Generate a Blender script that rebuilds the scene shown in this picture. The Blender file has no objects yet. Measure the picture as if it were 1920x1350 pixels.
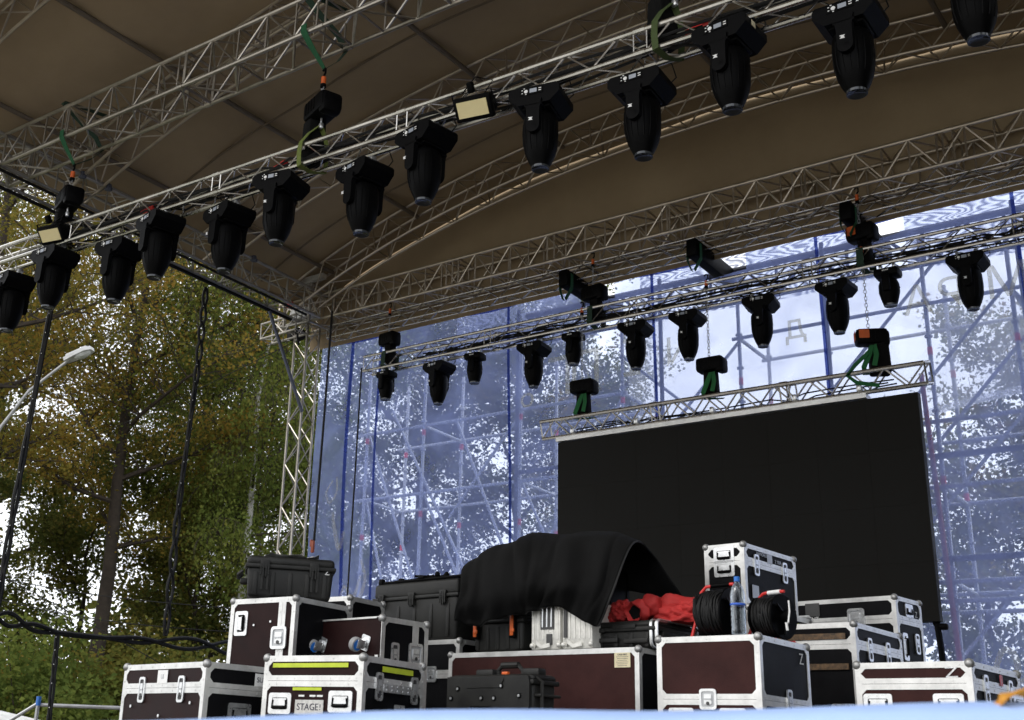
import bpy, bmesh, math, random
import numpy as np
from mathutils import Vector, Matrix
random.seed(7); RNG = np.random.default_rng(11)
SC = bpy.context.scene
COL = SC.collection
rad = math.radians
# ------------------------------------------------------------------ camera, world, sun, exposure
cd = bpy.data.cameras.new('camera'); cam = bpy.data.objects.new('camera', cd); COL.objects.link(cam)
cam.matrix_world = Matrix.Translation((0, 0, 1.65)) @ Matrix(((0.791866, 0.164325, 0.588172), (0.609210, -0.279687, -0.742050), (0.042567, 0.945924, -0.321583))).to_4x4()
cd.sensor_width = 36.0; cd.lens = 41.2741; cd.shift_x = 0.09186
cd.clip_start = 0.1; cd.clip_end = 900
cd.dof.use_dof = True; cd.dof.focus_distance = 11.0; cd.dof.aperture_fstop = 4.0
SC.camera = cam
SUN_EL, SUN_AZ = 40.0, 205.0        # azimuth measured from +Y clockwise: behind and left of the camera
w = bpy.data.worlds.new('World'); SC.world = w; w.use_nodes = True
nt = w.node_tree; nt.nodes.clear()
o_ = nt.nodes.new('ShaderNodeOutputWorld'); bg = nt.nodes.new('ShaderNodeBackground')
sky = nt.nodes.new('ShaderNodeTexSky'); sky.sky_type = 'NISHITA'; sky.sun_disc = False
sky.sun_elevation = rad(SUN_EL); sky.sun_rotation = rad(SUN_AZ); sky.air_density = 1.0; sky.dust_density = 4.0
mx = nt.nodes.new('ShaderNodeMix'); mx.data_type = 'RGBA'; mx.inputs[0].default_value = 0.8
mx.inputs[7].default_value = (13.2, 13.5, 14.0, 1)      # cloud deck over the whole sky
cn = nt.nodes.new('ShaderNodeTexNoise'); cn.inputs['Scale'].default_value = 2.2; cn.inputs['Detail'].default_value = 5
cr = nt.nodes.new('ShaderNodeMapRange'); cr.inputs['To Min'].default_value = 0.72; cr.inputs['To Max'].default_value = 0.95
tc = nt.nodes.new('ShaderNodeTexCoord')
nt.links.new(tc.outputs['Generated'], cn.inputs['Vector']); nt.links.new(cn.outputs[0], cr.inputs[0])
nt.links.new(cr.outputs[0], mx.inputs[0])
nt.links.new(sky.outputs[0], mx.inputs[6]); nt.links.new(mx.outputs[2], bg.inputs[0])
bg.inputs[1].default_value = 0.15
nt.links.new(bg.outputs[0], o_.inputs[0])
sl = bpy.data.lights.new('sun', 'SUN'); sl.energy = 0.6; sl.angle = rad(12); sl.color = (1, .96, .9)
so = bpy.data.objects.new('sun', sl); COL.objects.link(so)
a_, e_ = rad(SUN_AZ), rad(SUN_EL)
sd = Vector((math.sin(a_)*math.cos(e_), math.cos(a_)*math.cos(e_), math.sin(e_)))
so.rotation_euler = sd.to_track_quat('Z', 'Y').to_euler()
SC.view_settings.view_transform = 'Standard'; SC.view_settings.look = 'None'
SC.view_settings.exposure = 0.0; SC.view_settings.gamma = 1.0

# ------------------------------------------------------------------ materials
MATS = {}
def mat(name, col, rough=.6, metal=0., var=.15, scale=6., bump=0., bscale=40., spec=.5, var2=None, trans=0.):
    if name in MATS: return MATS[name]
    m = bpy.data.materials.new(name); m.use_nodes = True; n = m.node_tree.nodes; l = m.node_tree.links
    b = n['Principled BSDF']; b.inputs['Roughness'].default_value = rough; b.inputs['Metallic'].default_value = metal
    b.inputs['Specular IOR Level'].default_value = spec
    tcn = n.new('ShaderNodeTexCoord'); nz = n.new('ShaderNodeTexNoise')
    nz.inputs['Scale'].default_value = scale; nz.inputs['Detail'].default_value = 6; nz.inputs['Roughness'].default_value = .65
    l.new(tcn.outputs['Object'], nz.inputs['Vector'])
    rp = n.new('ShaderNodeValToRGB')
    c = Vector(col[:3]); lo = c*(1-var); hi = c*(1+var) if var2 is None else Vector(var2)
    rp.color_ramp.elements[0].position = .32; rp.color_ramp.elements[1].position = .7
    rp.color_ramp.elements[0].color = (*lo, 1); rp.color_ramp.elements[1].color = (*hi, 1)
    l.new(nz.outputs[0], rp.inputs[0]); l.new(rp.outputs[0], b.inputs['Base Color'])
    mr = n.new('ShaderNodeMapRange'); mr.inputs['To Min'].default_value = max(.03, rough-.12); mr.inputs['To Max'].default_value = min(1, rough+.12)
    l.new(nz.outputs[0], mr.inputs[0]); l.new(mr.outputs[0], b.inputs['Roughness'])
    if bump > 0:
        nb = n.new('ShaderNodeTexNoise'); nb.inputs['Scale'].default_value = bscale; nb.inputs['Detail'].default_value = 4
        l.new(tcn.outputs['Object'], nb.inputs['Vector'])
        bp = n.new('ShaderNodeBump'); bp.inputs['Strength'].default_value = bump; bp.inputs['Distance'].default_value = .01
        l.new(nb.outputs[0], bp.inputs['Height']); l.new(bp.outputs[0], b.inputs['Normal'])
    MATS[name] = m; return m
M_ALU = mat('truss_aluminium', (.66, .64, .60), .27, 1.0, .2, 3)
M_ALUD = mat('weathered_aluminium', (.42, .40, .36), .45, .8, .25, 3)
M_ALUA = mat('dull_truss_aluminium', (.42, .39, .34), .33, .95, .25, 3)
M_TRIM = mat('case_aluminium', (.70, .70, .68), .38, .62, .2, 7)
M_ZINC = mat('zinc_hardware', (.70, .71, .71), .3, .8, .2, 25)
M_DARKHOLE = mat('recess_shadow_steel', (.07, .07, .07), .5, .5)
M_BALL = mat('dull_ball_corner_steel', (.40, .40, .39), .48, .7, .2, 20)
M_BLK = mat('black_powdercoat', (.0025, .0025, .0028), .5, 0, .3, 12, .15, 120, spec=.06)
M_BLKG = mat('black_gloss_plastic', (.002, .002, .0022), .48, 0, .3, 8, spec=.06)
M_RUB = mat('black_rubber_cable', (.008, .008, .008), .6, 0, .3, 10, spec=.25)
M_PLA = mat('black_case_plastic', (.010, .010, .0095), .5, 0, .35, 5, .25, 160, var2=(.021, .021, .019), spec=.28)
M_GREEN = mat('green_webbing', (.010, .085, .032), .85, 0, .3, 30)
M_OLIVE = mat('olive_webbing', (.12, .15, .03), .85, 0, .3, 30)
M_ORNG = mat('orange_paint', (.62, .11, .015), .5)
M_RED = mat('red_paint', (.62, .03, .025), .4)
M_WHT = mat('white_print', (.8, .8, .78), .6)
M_PLATE = mat('scuffed_white_plate', (.56, .55, .52), .6, 0, .25, 30)
M_PAPER = mat('cream_sticker', (.72, .64, .42), .7)
M_CLOTH = mat('black_duvetyne', (.0045, .0045, .0045), .95, 0, .35, 3, .3, 260, spec=.15)
M_JACK = mat('red_jacket_cloth', (.42, .020, .018), .75, 0, .2, 6, .15, 200)
M_GREY = mat('grey_steel', (.45, .46, .47), .45, .6)
M_SCAF = mat('galvanised_scaffold', (.60, .62, .66), .55, .2, .2, 4)
M_SCAFD = mat('dark_girder_steel', (.10, .11, .15), .55, .4)
M_SCRED = mat('scaffold_red_band', (.85, .05, .06), .5)
M_WOOD = mat('worn_brass_strip', (.016, .012, .009), .5, .1, .5, 22, .1, 60, var2=(.20, .115, .05))
M_BLUEP = mat('blue_wheel_rim', (.02, .16, .55), .4)
M_TYRE = mat('grey_castor_tyre', (.30, .30, .30), .7)
M_LEDP = mat('floodlight_phosphor', (.72, .62, .33), .5, 0, .05)
M_NEON = mat('yellow_tape', (.50, .60, .03), .55, 0, .12, 14)
M_SILV = mat('silver_case_skin', (.70, .69, .64), .45, .35, .14, 18, .2, 60)
M_BIRCH = mat('birch_bark', (.42, .41, .38), .9, 0, .4, 7, .5, 20, var2=(.7, .69, .66))
M_BARK = mat('tree_bark', (.045, .034, .026), .95, 0, .4, 5, .7, 25)
def panel_mat(name, c, c2, scr=.14, sp=.12):
    """Phenolic plywood: fine dots, long scratches and scuffs."""
    m = mat(name, c, .5, 0, .2, 3.5, .2, 220, spec=sp, var2=c2)
    n = m.node_tree.nodes; l = m.node_tree.links; b = n['Principled BSDF']
    t = n.new('ShaderNodeTexCoord'); mp = n.new('ShaderNodeMapping'); mp.inputs['Scale'].default_value = (2, 2, 55); mp.inputs['Rotation'].default_value = (0.3, .5, .2)
    s = n.new('ShaderNodeTexNoise'); s.inputs['Scale'].default_value = 3; s.inputs['Detail'].default_value = 8; s.inputs['Roughness'].default_value = .8
    l.new(t.outputs['Object'], mp.inputs[0]); l.new(mp.outputs[0], s.inputs['Vector'])
    r = n.new('ShaderNodeValToRGB'); r.color_ramp.elements[0].position = .66; r.color_ramp.elements[1].position = .74
    r.color_ramp.elements[0].color = (0, 0, 0, 1); r.color_ramp.elements[1].color = (scr, scr, scr, 1)
    l.new(s.outputs[0], r.inputs[0])
    src = b.inputs['Base Color'].links[0].from_socket
    x = n.new('ShaderNodeMix'); x.data_type = 'RGBA'; x.inputs[7].default_value = (.35, .3, .27, 1)
    l.new(r.outputs[0], x.inputs[0]); l.new(src, x.inputs[6]); l.new(x.outputs[2], b.inputs['Base Color'])
    return m
M_MAR = panel_mat('maroon_plywood', (.034, .011, .010), (.052, .018, .016))
M_DMAR = panel_mat('dark_maroon_plywood', (.013, .0045, .0045), (.022, .008, .0075))
M_BPLY = panel_mat('black_plywood', (.004, .004, .005), (.008, .008, .009), .04, .07)

def weave(name, col, alpha, tint, wscale=3.0, transl=.7, hem=False, lo=.75, hi=1.25, moire=False):
    """Translucent sheeting: part see-through mesh, part milky scattering cloth, with uneven wrinkles."""
    m = bpy.data.materials.new(name); m.use_nodes = True; n = m.node_tree.nodes; l = m.node_tree.links; n.clear()
    out = n.new('ShaderNodeOutputMaterial'); t = n.new('ShaderNodeTexCoord')
    nz = n.new('ShaderNodeTexNoise'); nz.inputs['Scale'].default_value = wscale; nz.inputs['Detail'].default_value = 7; nz.inputs['Distortion'].default_value = 1.2
    l.new(t.outputs['Object'], nz.inputs['Vector'])
    mr = n.new('ShaderNodeMapRange'); mr.inputs['From Min'].default_value = .3; mr.inputs['From Max'].default_value = .7
    mr.inputs['To Min'].default_value = alpha*lo; mr.inputs['To Max'].default_value = min(.97, alpha*hi)
    l.new(nz.outputs[0], mr.inputs[0]); fac = mr.outputs[0]
    if moire:
        wv = n.new('ShaderNodeTexWave'); wv.inputs['Scale'].default_value = 3.4; wv.inputs['Distortion'].default_value = 22; wv.inputs['Detail'].default_value = 1.2; wv.inputs['Detail Scale'].default_value = .8
        mp = n.new('ShaderNodeMapping'); mp.inputs['Scale'].default_value = (.6, 1, 3.2)
        l.new(t.outputs['Object'], mp.inputs[0]); l.new(mp.outputs[0], wv.inputs['Vector'])
        m2 = n.new('ShaderNodeMapRange'); m2.inputs['To Min'].default_value = .12; m2.inputs['To Max'].default_value = .95
        l.new(wv.outputs['Fac'], m2.inputs[0]); fac = m2.outputs[0]
    tr = n.new('ShaderNodeBsdfTransparent'); tr.inputs[0].default_value = (*tint, 1)
    df = n.new('ShaderNodeBsdfDiffuse'); df.inputs[0].default_value = (*col, 1)
    tl = n.new('ShaderNodeBsdfTranslucent'); tl.inputs[0].default_value = (*col, 1)
    a = n.new('ShaderNodeMixShader'); a.inputs[0].default_value = transl
    l.new(df.outputs[0], a.inputs[1]); l.new(tl.outputs[0], a.inputs[2])
    b = n.new('ShaderNodeMixShader'); l.new(fac, b.inputs[0]); l.new(tr.outputs[0], b.inputs[1]); l.new(a.outputs[0], b.inputs[2])
    l.new(b.outputs[0], out.inputs[0]); MATS[name] = m; return m
M_TARP = weave('blue_mesh_tarpaulin', (.41, .50, .98), .41, (.83, .885, 1.0), 1.1, .85, lo=.65, hi=1.3)
M_SEAM = weave('tarpaulin_double_seam', (.10, .14, .36), .55, (.5, .58, .92), 2)
M_WHITE = weave('white_gauze_banner', (.88, .89, .92), .36, (.98, .98, 1), 1.5, .8, lo=.8, hi=1.2)
M_MOIRE = weave('white_double_mesh', (.42, .46, .66), .6, (.96, .97, 1), 2, .6, moire=True)

# ------------------------------------------------------------------ mesh builder
class MB:
    def __init__(s): s.v = []; s.f = []; s.m = []; s.M = Matrix.Identity(4); s.mi = 0
    def add(s, vs, fs, mi=None):
        b = len(s.v); M = s.M
        s.v.extend([tuple(M @ Vector(v)) for v in vs])
        s.f.extend([tuple(b+i for i in f) for f in fs]); s.m.extend([s.mi if mi is None else mi]*len(fs)); return s
    def box(s, c, d, mi=None, R=None):
        x, y, z = d[0]/2, d[1]/2, d[2]/2
        vs = [Vector((sx*x, sy*y, sz*z)) for sz in (-1, 1) for sx, sy in ((-1, -1), (1, -1), (1, 1), (-1, 1))]
        if R is not None: vs = [R @ v for v in vs]
        vs = [v+Vector(c) for v in vs]
        return s.add(vs, [(3, 2, 1, 0), (4, 5, 6, 7), (0, 1, 5, 4), (1, 2, 6, 5), (2, 3, 7, 6), (3, 0, 4, 7)], mi)
    def rbox(s, c, d, r, mi=None, seg=2, taper=0):
        bm = bmesh.new(); bmesh.ops.create_cube(bm, size=1)
        for v in bm.verts:
            k = 1-taper if v.co.z < 0 else 1
            v.co = Vector((v.co.x*d[0]*k, v.co.y*d[1]*k, v.co.z*d[2]))
        bmesh.ops.bevel(bm, geom=bm.edges[:], offset=r, segments=seg, affect='EDGES', profile=.5)
        bm.verts.index_update()
        s.add([v.co+Vector(c) for v in bm.verts], [[v.index for v in f.verts] for f in bm.faces], mi); bm.free(); return s
    def tube(s, p, q, r, n=6, mi=None, r2=None, cap=True):
        return s.path([p, q], r, n, mi, r2, cap)
    def path(s, pts, r, n=6, mi=None, r2=None, cap=True):
        pts = [Vector(p) for p in pts]; k = len(pts); vs = []; fs = []; pn = None
        for i, p in enumerate(pts):
            t = (pts[min(i+1, k-1)]-pts[max(i-1, 0)])
            if t.length < 1e-9: t = Vector((0, 0, 1))
            t.normalize()
            if pn is None: pn = t.orthogonal().normalized()
            else:
                pn = (pn-t*pn.dot(t))
                pn = pn.normalized() if pn.length > 1e-6 else t.orthogonal().normalized()
            bn = t.cross(pn)
            ri = (r[i] if isinstance(r, (list, tuple)) else r if r2 is None else r+(r2-r)*i/(k-1))
            for j in range(n):
                a = 2*math.pi*j/n; vs.append(p+pn*(ri*math.cos(a))+bn*(ri*math.sin(a)))
        for i in range(k-1):
            for j in range(n):
                fs.append((i*n+j, i*n+(j+1) % n, (i+1)*n+(j+1) % n, (i+1)*n+j))
        if cap: fs.append(tuple(reversed(range(n)))); fs.append(tuple((k-1)*n+j for j in range(n)))
        return s.add(vs, fs, mi)
    def lathe(s, prof, n=20, M=None, mi=None):
        """prof: list of (radius, z) from bottom to top."""
        vs = []; fs = []; k = len(prof)
        for r, z in prof:
            for j in range(n):
                a = 2*math.pi*j/n; vs.append(Vector((r*math.cos(a), r*math.sin(a), z)))
        if M is not None: vs = [M @ v for v in vs]
        for i in range(k-1):
            for j in range(n): fs.append((i*n+j, i*n+(j+1) % n, (i+1)*n+(j+1) % n, (i+1)*n+j))
        fs.append(tuple(reversed(range(n)))); fs.append(tuple((k-1)*n+j for j in range(n)))
        return s.add(vs, fs, mi)
    def prism(s, poly, z0, z1, M=None, mi=None):
        n = len(poly); vs = [Vector((x, y, z0)) for x, y in poly]+[Vector((x, y, z1)) for x, y in poly]
        if M is not None: vs = [M @ v for v in vs]
        fs = [tuple(reversed(range(n))), tuple(range(n, 2*n))]+[(i, (i+1) % n, n+(i+1) % n, n+i) for i in range(n)]
        return s.add(vs, fs, mi)
    def ring(s, outer, inner, z0, z1, M=None, mi=None):
        n = len(outer); vs = []
        for z in (z0, z1):
            vs += [Vector((x, y, z)) for x, y in outer]; vs += [Vector((x, y, z)) for x, y in inner]
        if M is not None: vs = [M @ v for v in vs]
        fs = []
        for i in range(n):
            j = (i+1) % n
            fs += [(2*n+i, 2*n+j, 3*n+j, 3*n+i), (i, n+i, n+j, j), (i, j, 2*n+j, 2*n+i), (n+j, n+i, 3*n+i, 3*n+j)]
        return s.add(vs, fs, mi)
    def ribbon(s, pts, wdt, wv, th=.004, mi=None):
        """flat strap along pts, width along wv (vector or list)."""
        pts = [Vector(p) for p in pts]; k = len(pts); vs = []; fs = []
        for i, p in enumerate(pts):
            t = (pts[min(i+1, k-1)]-pts[max(i-1, 0)]).normalized()
            wi = Vector(wv[i] if isinstance(wv, list) else wv); wi = (wi-t*wi.dot(t)).normalized(); nn = t.cross(wi)
            ww = wdt[i] if isinstance(wdt, (list, tuple)) else wdt
            for a, b in ((-1, -1), (1, -1), (1, 1), (-1, 1)): vs.append(p+wi*(a*ww/2)+nn*(b*th/2))
        for i in range(k-1):
            for j in range(4): fs.append((i*4+j, i*4+(j+1) % 4, i*4+4+(j+1) % 4, i*4+4+j))
        fs += [(3, 2, 1, 0), tuple((k-1)*4+j for j in range(4))]
        return s.add(vs, fs, mi)
    def sphere(s, c, r, mi=None, n=10):
        k = n//2; prof = [(max(1e-4, r*math.sin(math.pi*i/k)), -r*math.cos(math.pi*i/k)) for i in range(k+1)]
        return s.lathe(prof, n, Matrix.Translation(c), mi)
    def build(s, name, mats, parent=None, loc=None, smooth=True, ang=38):
        me = bpy.data.meshes.new(name); me.from_pydata(s.v, [], s.f)
        for m in (mats if isinstance(mats, (list, tuple)) else [mats]): me.materials.append(m)
        if any(s.m): me.polygons.foreach_set('material_index', s.m)
        if smooth: me.shade_smooth(); me.set_sharp_from_angle(angle=rad(ang))
        me.update(); o = bpy.data.objects.new(name, me); COL.objects.link(o)
        if parent: o.parent = parent
        if loc is not None: o.location = loc
        return o
def rrect(w, h, r, n=3):
    r = min(r, w/2-1e-4, h/2-1e-4); out = []
    for cx, cy, a0 in ((w/2-r, h/2-r, 0), (-w/2+r, h/2-r, 90), (-w/2+r, -h/2+r, 180), (w/2-r, -h/2+r, 270)):
        for i in range(n+1):
            a = rad(a0+90*i/n); out.append((cx+r*math.cos(a), cy+r*math.sin(a)))
    return out
def tag(o, label, cat, group=None, kind=None):
    if label: o['label'] = label
    if cat: o['category'] = cat
    if group: o['group'] = group
    if kind: o['kind'] = kind
    return o
def thing(name, label, cat, loc=(0, 0, 0), rz=0., group=None, rot=None):
    o = bpy.data.objects.new(name, None); COL.objects.link(o); o.location = loc; o.rotation_euler = rot or (0, 0, rz)
    o.empty_display_size = .1
    return tag(o, label, cat, group)
def kids(o): return [c for c in bpy.data.objects if c.parent == o]
def copy_tree(o, parent=None):
    c = o.copy(); COL.objects.link(c)
    if parent: c.parent = parent
    for ch in kids(o): copy_tree(ch, c)
    return c
def text_obj(name, txt, size, m, parent, M, th=.001, mirror=False):
    cu = bpy.data.curves.new(name, 'FONT'); cu.body = txt; cu.size = size; cu.extrude = th; cu.align_x = 'CENTER'; cu.align_y = 'CENTER'
    to = bpy.data.objects.new('tmp_text', cu); COL.objects.link(to)
    dg = bpy.context.evaluated_depsgraph_get(); me = bpy.data.meshes.new_from_object(to.evaluated_get(dg))
    bpy.data.objects.remove(to); bpy.data.curves.remove(cu)
    me.name = name; me.materials.clear(); me.materials.append(m)
    if mirror: me.transform(Matrix.Scale(-1, 4, (1, 0, 0))); me.flip_normals()
    o = bpy.data.objects.new(name, me); COL.objects.link(o); o.parent = parent; o.matrix_local = M; return o
def frame(origin, u, v):
    """matrix whose local x,y run along u,v on a surface and z points out of it."""
    u = Vector(u).normalized(); v = Vector(v).normalized(); n = u.cross(v)
    M = Matrix.Identity(4)
    for i in range(3): M[i][0], M[i][1], M[i][2], M[i][3] = u[i], v[i], n[i], origin[i]
    return M
# ------------------------------------------------------------------ ground, stage, roof frame
def plane(name, x0, x1, y0, y1, z, m, kind, label=None, cat=None):
    b = MB(); b.add([(x0, y0, z), (x1, y0, z), (x1, y1, z), (x0, y1, z)], [(0, 1, 2, 3)])
    o = b.build(name, m, smooth=False); tag(o, label, cat, None, kind); return o
M_GRASS = mat('park_grass', (.055, .075, .028), .9, 0, .4, .6, .6, 6, var2=(.12, .11, .05))
M_PAVE = mat('pale_paving', (.34, .32, .29), .85, 0, .2, .8, .3, 12)
M_STAGE = mat('stage_plywood', (.06, .045, .035), .6, 0, .3, 2, .2, 30)
plane('ground', -420, 420, -420, 420, 0, M_GRASS, 'structure')
plane('pavement', -30, 30, -26, 3.3, .004, M_PAVE, 'structure')
FZ = 1.55
st = thing('stage_platform', 'raised black stage deck carrying the stacked cases', 'stage', (0, 0, 0))
b = MB(); b.box((-5.6, 9.6, FZ-.06), (17.2, 12.4, .12)); b.build('deck', M_STAGE, st)
b = MB(); b.box((-5.6, 3.44, FZ/2-.06), (17.2, .04, FZ-.13)); b.box((-14.16, 9.6, FZ/2-.06), (.04, 12.3, FZ-.13)); b.build('skirt', M_CLOTH, st)
for sx in (-13.5, -9.5, -5.6, -1.7, 2.3):
    b = MB()
    for sy in (4, 9, 15): b.tube((sx, sy, 0), (sx, sy, FZ-.12), .04, 8)
    b.build('leg_row', M_ALUD, st)

CX = -5.6
def PROF(x):            # height of the upper chord of the roof arches
    t = min(abs(x-CX)/8.2, 1.15)
    return 10.84-1.52*(t**2.0)*(.72+.28*t*t)
def truss(name, label, P0, P1, s, up=(0, 0, 1), panel=.43, rc=.025, rb=.013, verts=True, group=None, m=None, joint=2.15, cat='truss', sh=None, n=8):
    """box truss; P0-P1 is the chord nearest the camera at the bottom."""
    m = m or M_ALU; sh = sh or s
    P0 = Vector(P0); P1 = Vector(P1); d = (P1-P0); L = d.length; d.normalize(); up = Vector(up); up = (up-d*up.dot(d)).normalized()
    side = up.cross(d).normalized()
    root = thing(name, label, cat, P0, 0, group)
    offs = {(a, c): side*(a*s)+up*(c*sh) for a in (0, 1) for c in (0, 1)}
    for k_, of in offs.items():
        b = MB(); b.tube(of, of+d*L, rc, n)
        x = joint
        while x < L-.2: b.tube(of+d*(x-.05), of+d*(x+.05), rc*1.28, n); x += joint
        b.build('chord', m, root)
    N = max(2, int(round(L/panel))); p = L/N; b = MB()
    for a in (0, 1):                                    # two upright faces
        for i in range(N):
            u0, u1 = d*(p*i), d*(p*(i+1)); lo, hi = offs[(a, 0)], offs[(a, 1)]
            if i % 2 == 0: b.tube(lo+u0, hi+u1, rb, 5, cap=False)
            else: b.tube(hi+u0, lo+u1, rb, 5, cap=False)
            if verts: b.tube(lo+u0, hi+u0, rb, 5, cap=False)
        for e in (0, L): b.tube(offs[(a, 0)]+d*e, offs[(a, 1)]+d*e, rb*1.1, 5)
    for c in (0, 1):                                    # top and bottom faces
        for i in range(N):
            u0, u1 = d*(p*i), d*(p*(i+1)); A, B = offs[(0, c)], offs[(1, c)]
            if (i+c) % 2 == 0: b.tube(A+u0, B+u1, rb, 5, cap=False)
            else: b.tube(B+u0, A+u1, rb, 5, cap=False)
            if verts and i % 2 == 0: b.tube(A+u0, B+u0, rb, 5, cap=False)
        for e in (0, L): b.tube(offs[(0, c)]+d*e, offs[(1, c)]+d*e, rb*1.1, 5)
    x = joint
    while x < L-.3:                                     # frames at the section joints
        for e in (-.06, .06):
            for a in (0, 1):
                b.tube(offs[(a, 0)]+d*(x+e), offs[(a, 1)]+d*(x+e), rb, 5, cap=False); b.tube(offs[(0, a)]+d*(x+e), offs[(1, a)]+d*(x+e), rb, 5, cap=False)
        b.tube(offs[(0, 0)]+d*x, offs[(1, 1)]+d*x, rb, 5, cap=False); x += joint
    b.build('lattice', m, root); return root
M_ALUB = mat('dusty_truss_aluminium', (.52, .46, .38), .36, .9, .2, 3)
G_ROOF = 'aluminium trusses of the stage roof frame'
Z0 = 8.85; SB = .45
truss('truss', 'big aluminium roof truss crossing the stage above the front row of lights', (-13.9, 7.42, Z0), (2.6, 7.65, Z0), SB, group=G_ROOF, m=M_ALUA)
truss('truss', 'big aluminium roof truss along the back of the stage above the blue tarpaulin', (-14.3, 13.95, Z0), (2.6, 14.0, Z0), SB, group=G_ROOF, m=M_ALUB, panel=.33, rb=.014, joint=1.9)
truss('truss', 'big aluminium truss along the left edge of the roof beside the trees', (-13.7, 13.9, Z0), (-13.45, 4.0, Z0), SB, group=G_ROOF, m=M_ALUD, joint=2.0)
truss('truss', 'aluminium truss along the right edge of the roof out of sight', (2.3, 4.0, Z0), (2.3, 13.9, Z0), SB, group=G_ROOF) if False else None
def arch(label, y, x0, x1, m, dep=.36, h=.47):
    root = thing('arched_truss', label, 'truss', (CX, y, Z0), 0, 'arched trusses under the roof fabric')
    n = 46; xs = [x0+(x1-x0)*i/n for i in range(n+1)]
    def nrm(x): s = (PROF(x+.05)-PROF(x-.05))/.1; return Vector((-s, 0, 1)).normalized()
    O = Vector((CX, y, Z0))
    T = [Vector((x, y, PROF(x)))-O for x in xs]; Bm = [T[i]-nrm(xs[i])*h for i in range(n+1)]
    Y = Vector((0, dep, 0))
    for seq in (T, Bm, [p+Y for p in T], [p+Y for p in Bm]):
        b = MB(); b.path(seq, .023, 8); b.build('chord', m, root)
    b = MB()
    for k in (0, 1):
        for i in range(n):
            if i % 2 == 0: b.tube(T[i]+Y*k, Bm[i+1]+Y*k, .012, 5, cap=False)
            else: b.tube(Bm[i]+Y*k, T[i+1]+Y*k, .012, 5, cap=False)
            if i % 6 == 5: b.tube(T[i]+Y*k, Bm[i]+Y*k, .012, 5, cap=False)
    for i in range(n):
        for S_ in (T, Bm):
            if i % 2 == 0: b.tube(S_[i], S_[i+1]+Y, .011, 5, cap=False)
            elif i % 4 == 1: b.tube(S_[i]+Y, S_[i+1], .011, 5, cap=False)
    b.build('lattice', m, root); return root
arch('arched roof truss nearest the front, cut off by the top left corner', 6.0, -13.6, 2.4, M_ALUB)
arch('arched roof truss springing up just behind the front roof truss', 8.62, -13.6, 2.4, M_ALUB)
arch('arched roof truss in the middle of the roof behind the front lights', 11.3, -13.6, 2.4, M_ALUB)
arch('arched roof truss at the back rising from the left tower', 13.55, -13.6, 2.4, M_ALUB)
# roof fabric: one sheet over the arches, falling behind the back truss
M_ROOF = mat('tan_roof_fabric', (.325, .245, .152), .8, 0, .14, .55, .55, 1.4, spec=.12, var2=(.37, .285, .18))
def roof():
    root = thing('roof_canopy', 'tan fabric roof stretched over the arched trusses', 'canopy', (CX, 9, Z0))
    O = Vector((CX, 9, Z0)); b = MB(); nx, ys = 60, [2.8+i*.3245 for i in range(37)]
    xs = [-14.0+(16.8*i/nx) for i in range(nx+1)]; vs = []
    ay = [6.18, 8.8, 11.48, 13.73]
    for y in ys:
        dmin = min(abs(y-a) for a in ay); sag = .10*min(1, dmin/1.2)**1.5
        for x in xs:
            vs.append(Vector((x, y, PROF(x)+.07-sag*(.6+.4*math.sin(x*1.7+y))))-O)
    nn = nx+1; fs = [(j*nn+i, j*nn+i+1, (j+1)*nn+i+1, (j+1)*nn+i) for j in range(len(ys)-1) for i in range(nx)]
    b.add(vs, fs); o = b.build('roof_sheet', M_ROOF, root, ang=80)
    # gable at the back and the edge flap at the left
    b = MB(); vs = []
    yb = ys[-1]+.02
    for x in xs:
        for k in range(4):
            z = PROF(x)+.08+(8.52-PROF(x)-.08)*k/3; vs.append(Vector((x, yb+.04*math.sin(k*1.0)*math.sin(x*2), z))-O)
    fs = [(i*4+k, i*4+4+k, i*4+5+k, i*4+1+k) for i in range(nx) for k in range(3)]
    b.add(vs, fs); b.build('gable_sheet', M_ROOF, root, ang=80)
    b = MB()
    for y in [2.8+i*.6 for i in range(20)]: pass
    vs = []
    for y in ys:
        for dx, z in ((0, PROF(-14.0)+.06), (-.06, 9.35), (.05, 9.28)): vs.append(Vector((-14.0+dx, y, z))-O)
    b.add(vs, [(j*3+k, j*3+k+1, j*3+k+4, j*3+k+3) for j in range(len(ys)-1) for k in range(2)]); b.build('edge_flap', M_ROOF, root, ang=80)
    b = MB(); x = -13.6
    lp_ = []
    while x < 2.4: lp_ += [Vector((x, yb-.03, 8.60+.02*math.sin(x*7)))-O, Vector((x+.16, 14.62, 8.72))-O]; x += .36
    b.path(lp_, .012, 5)
    b.build('lacing', M_ALUD, root)
    M_SEAMR = mat('roof_seam_webbing', (.15, .11, .065), .85)
    for y in (10.25, 12.9):                       # welded seams across
        b = MB(); b.ribbon([Vector((x, y, PROF(x)-.10+.07*abs(math.sin(x*.9))))-O for x in xs[1:-1]], .035, (0, 1, 0), .01); b.build('fabric_seam', M_SEAMR, root)
    return root
roof()
M_PURL = mat('purlin_tube', (.16, .13, .10), .6, .3)
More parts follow.
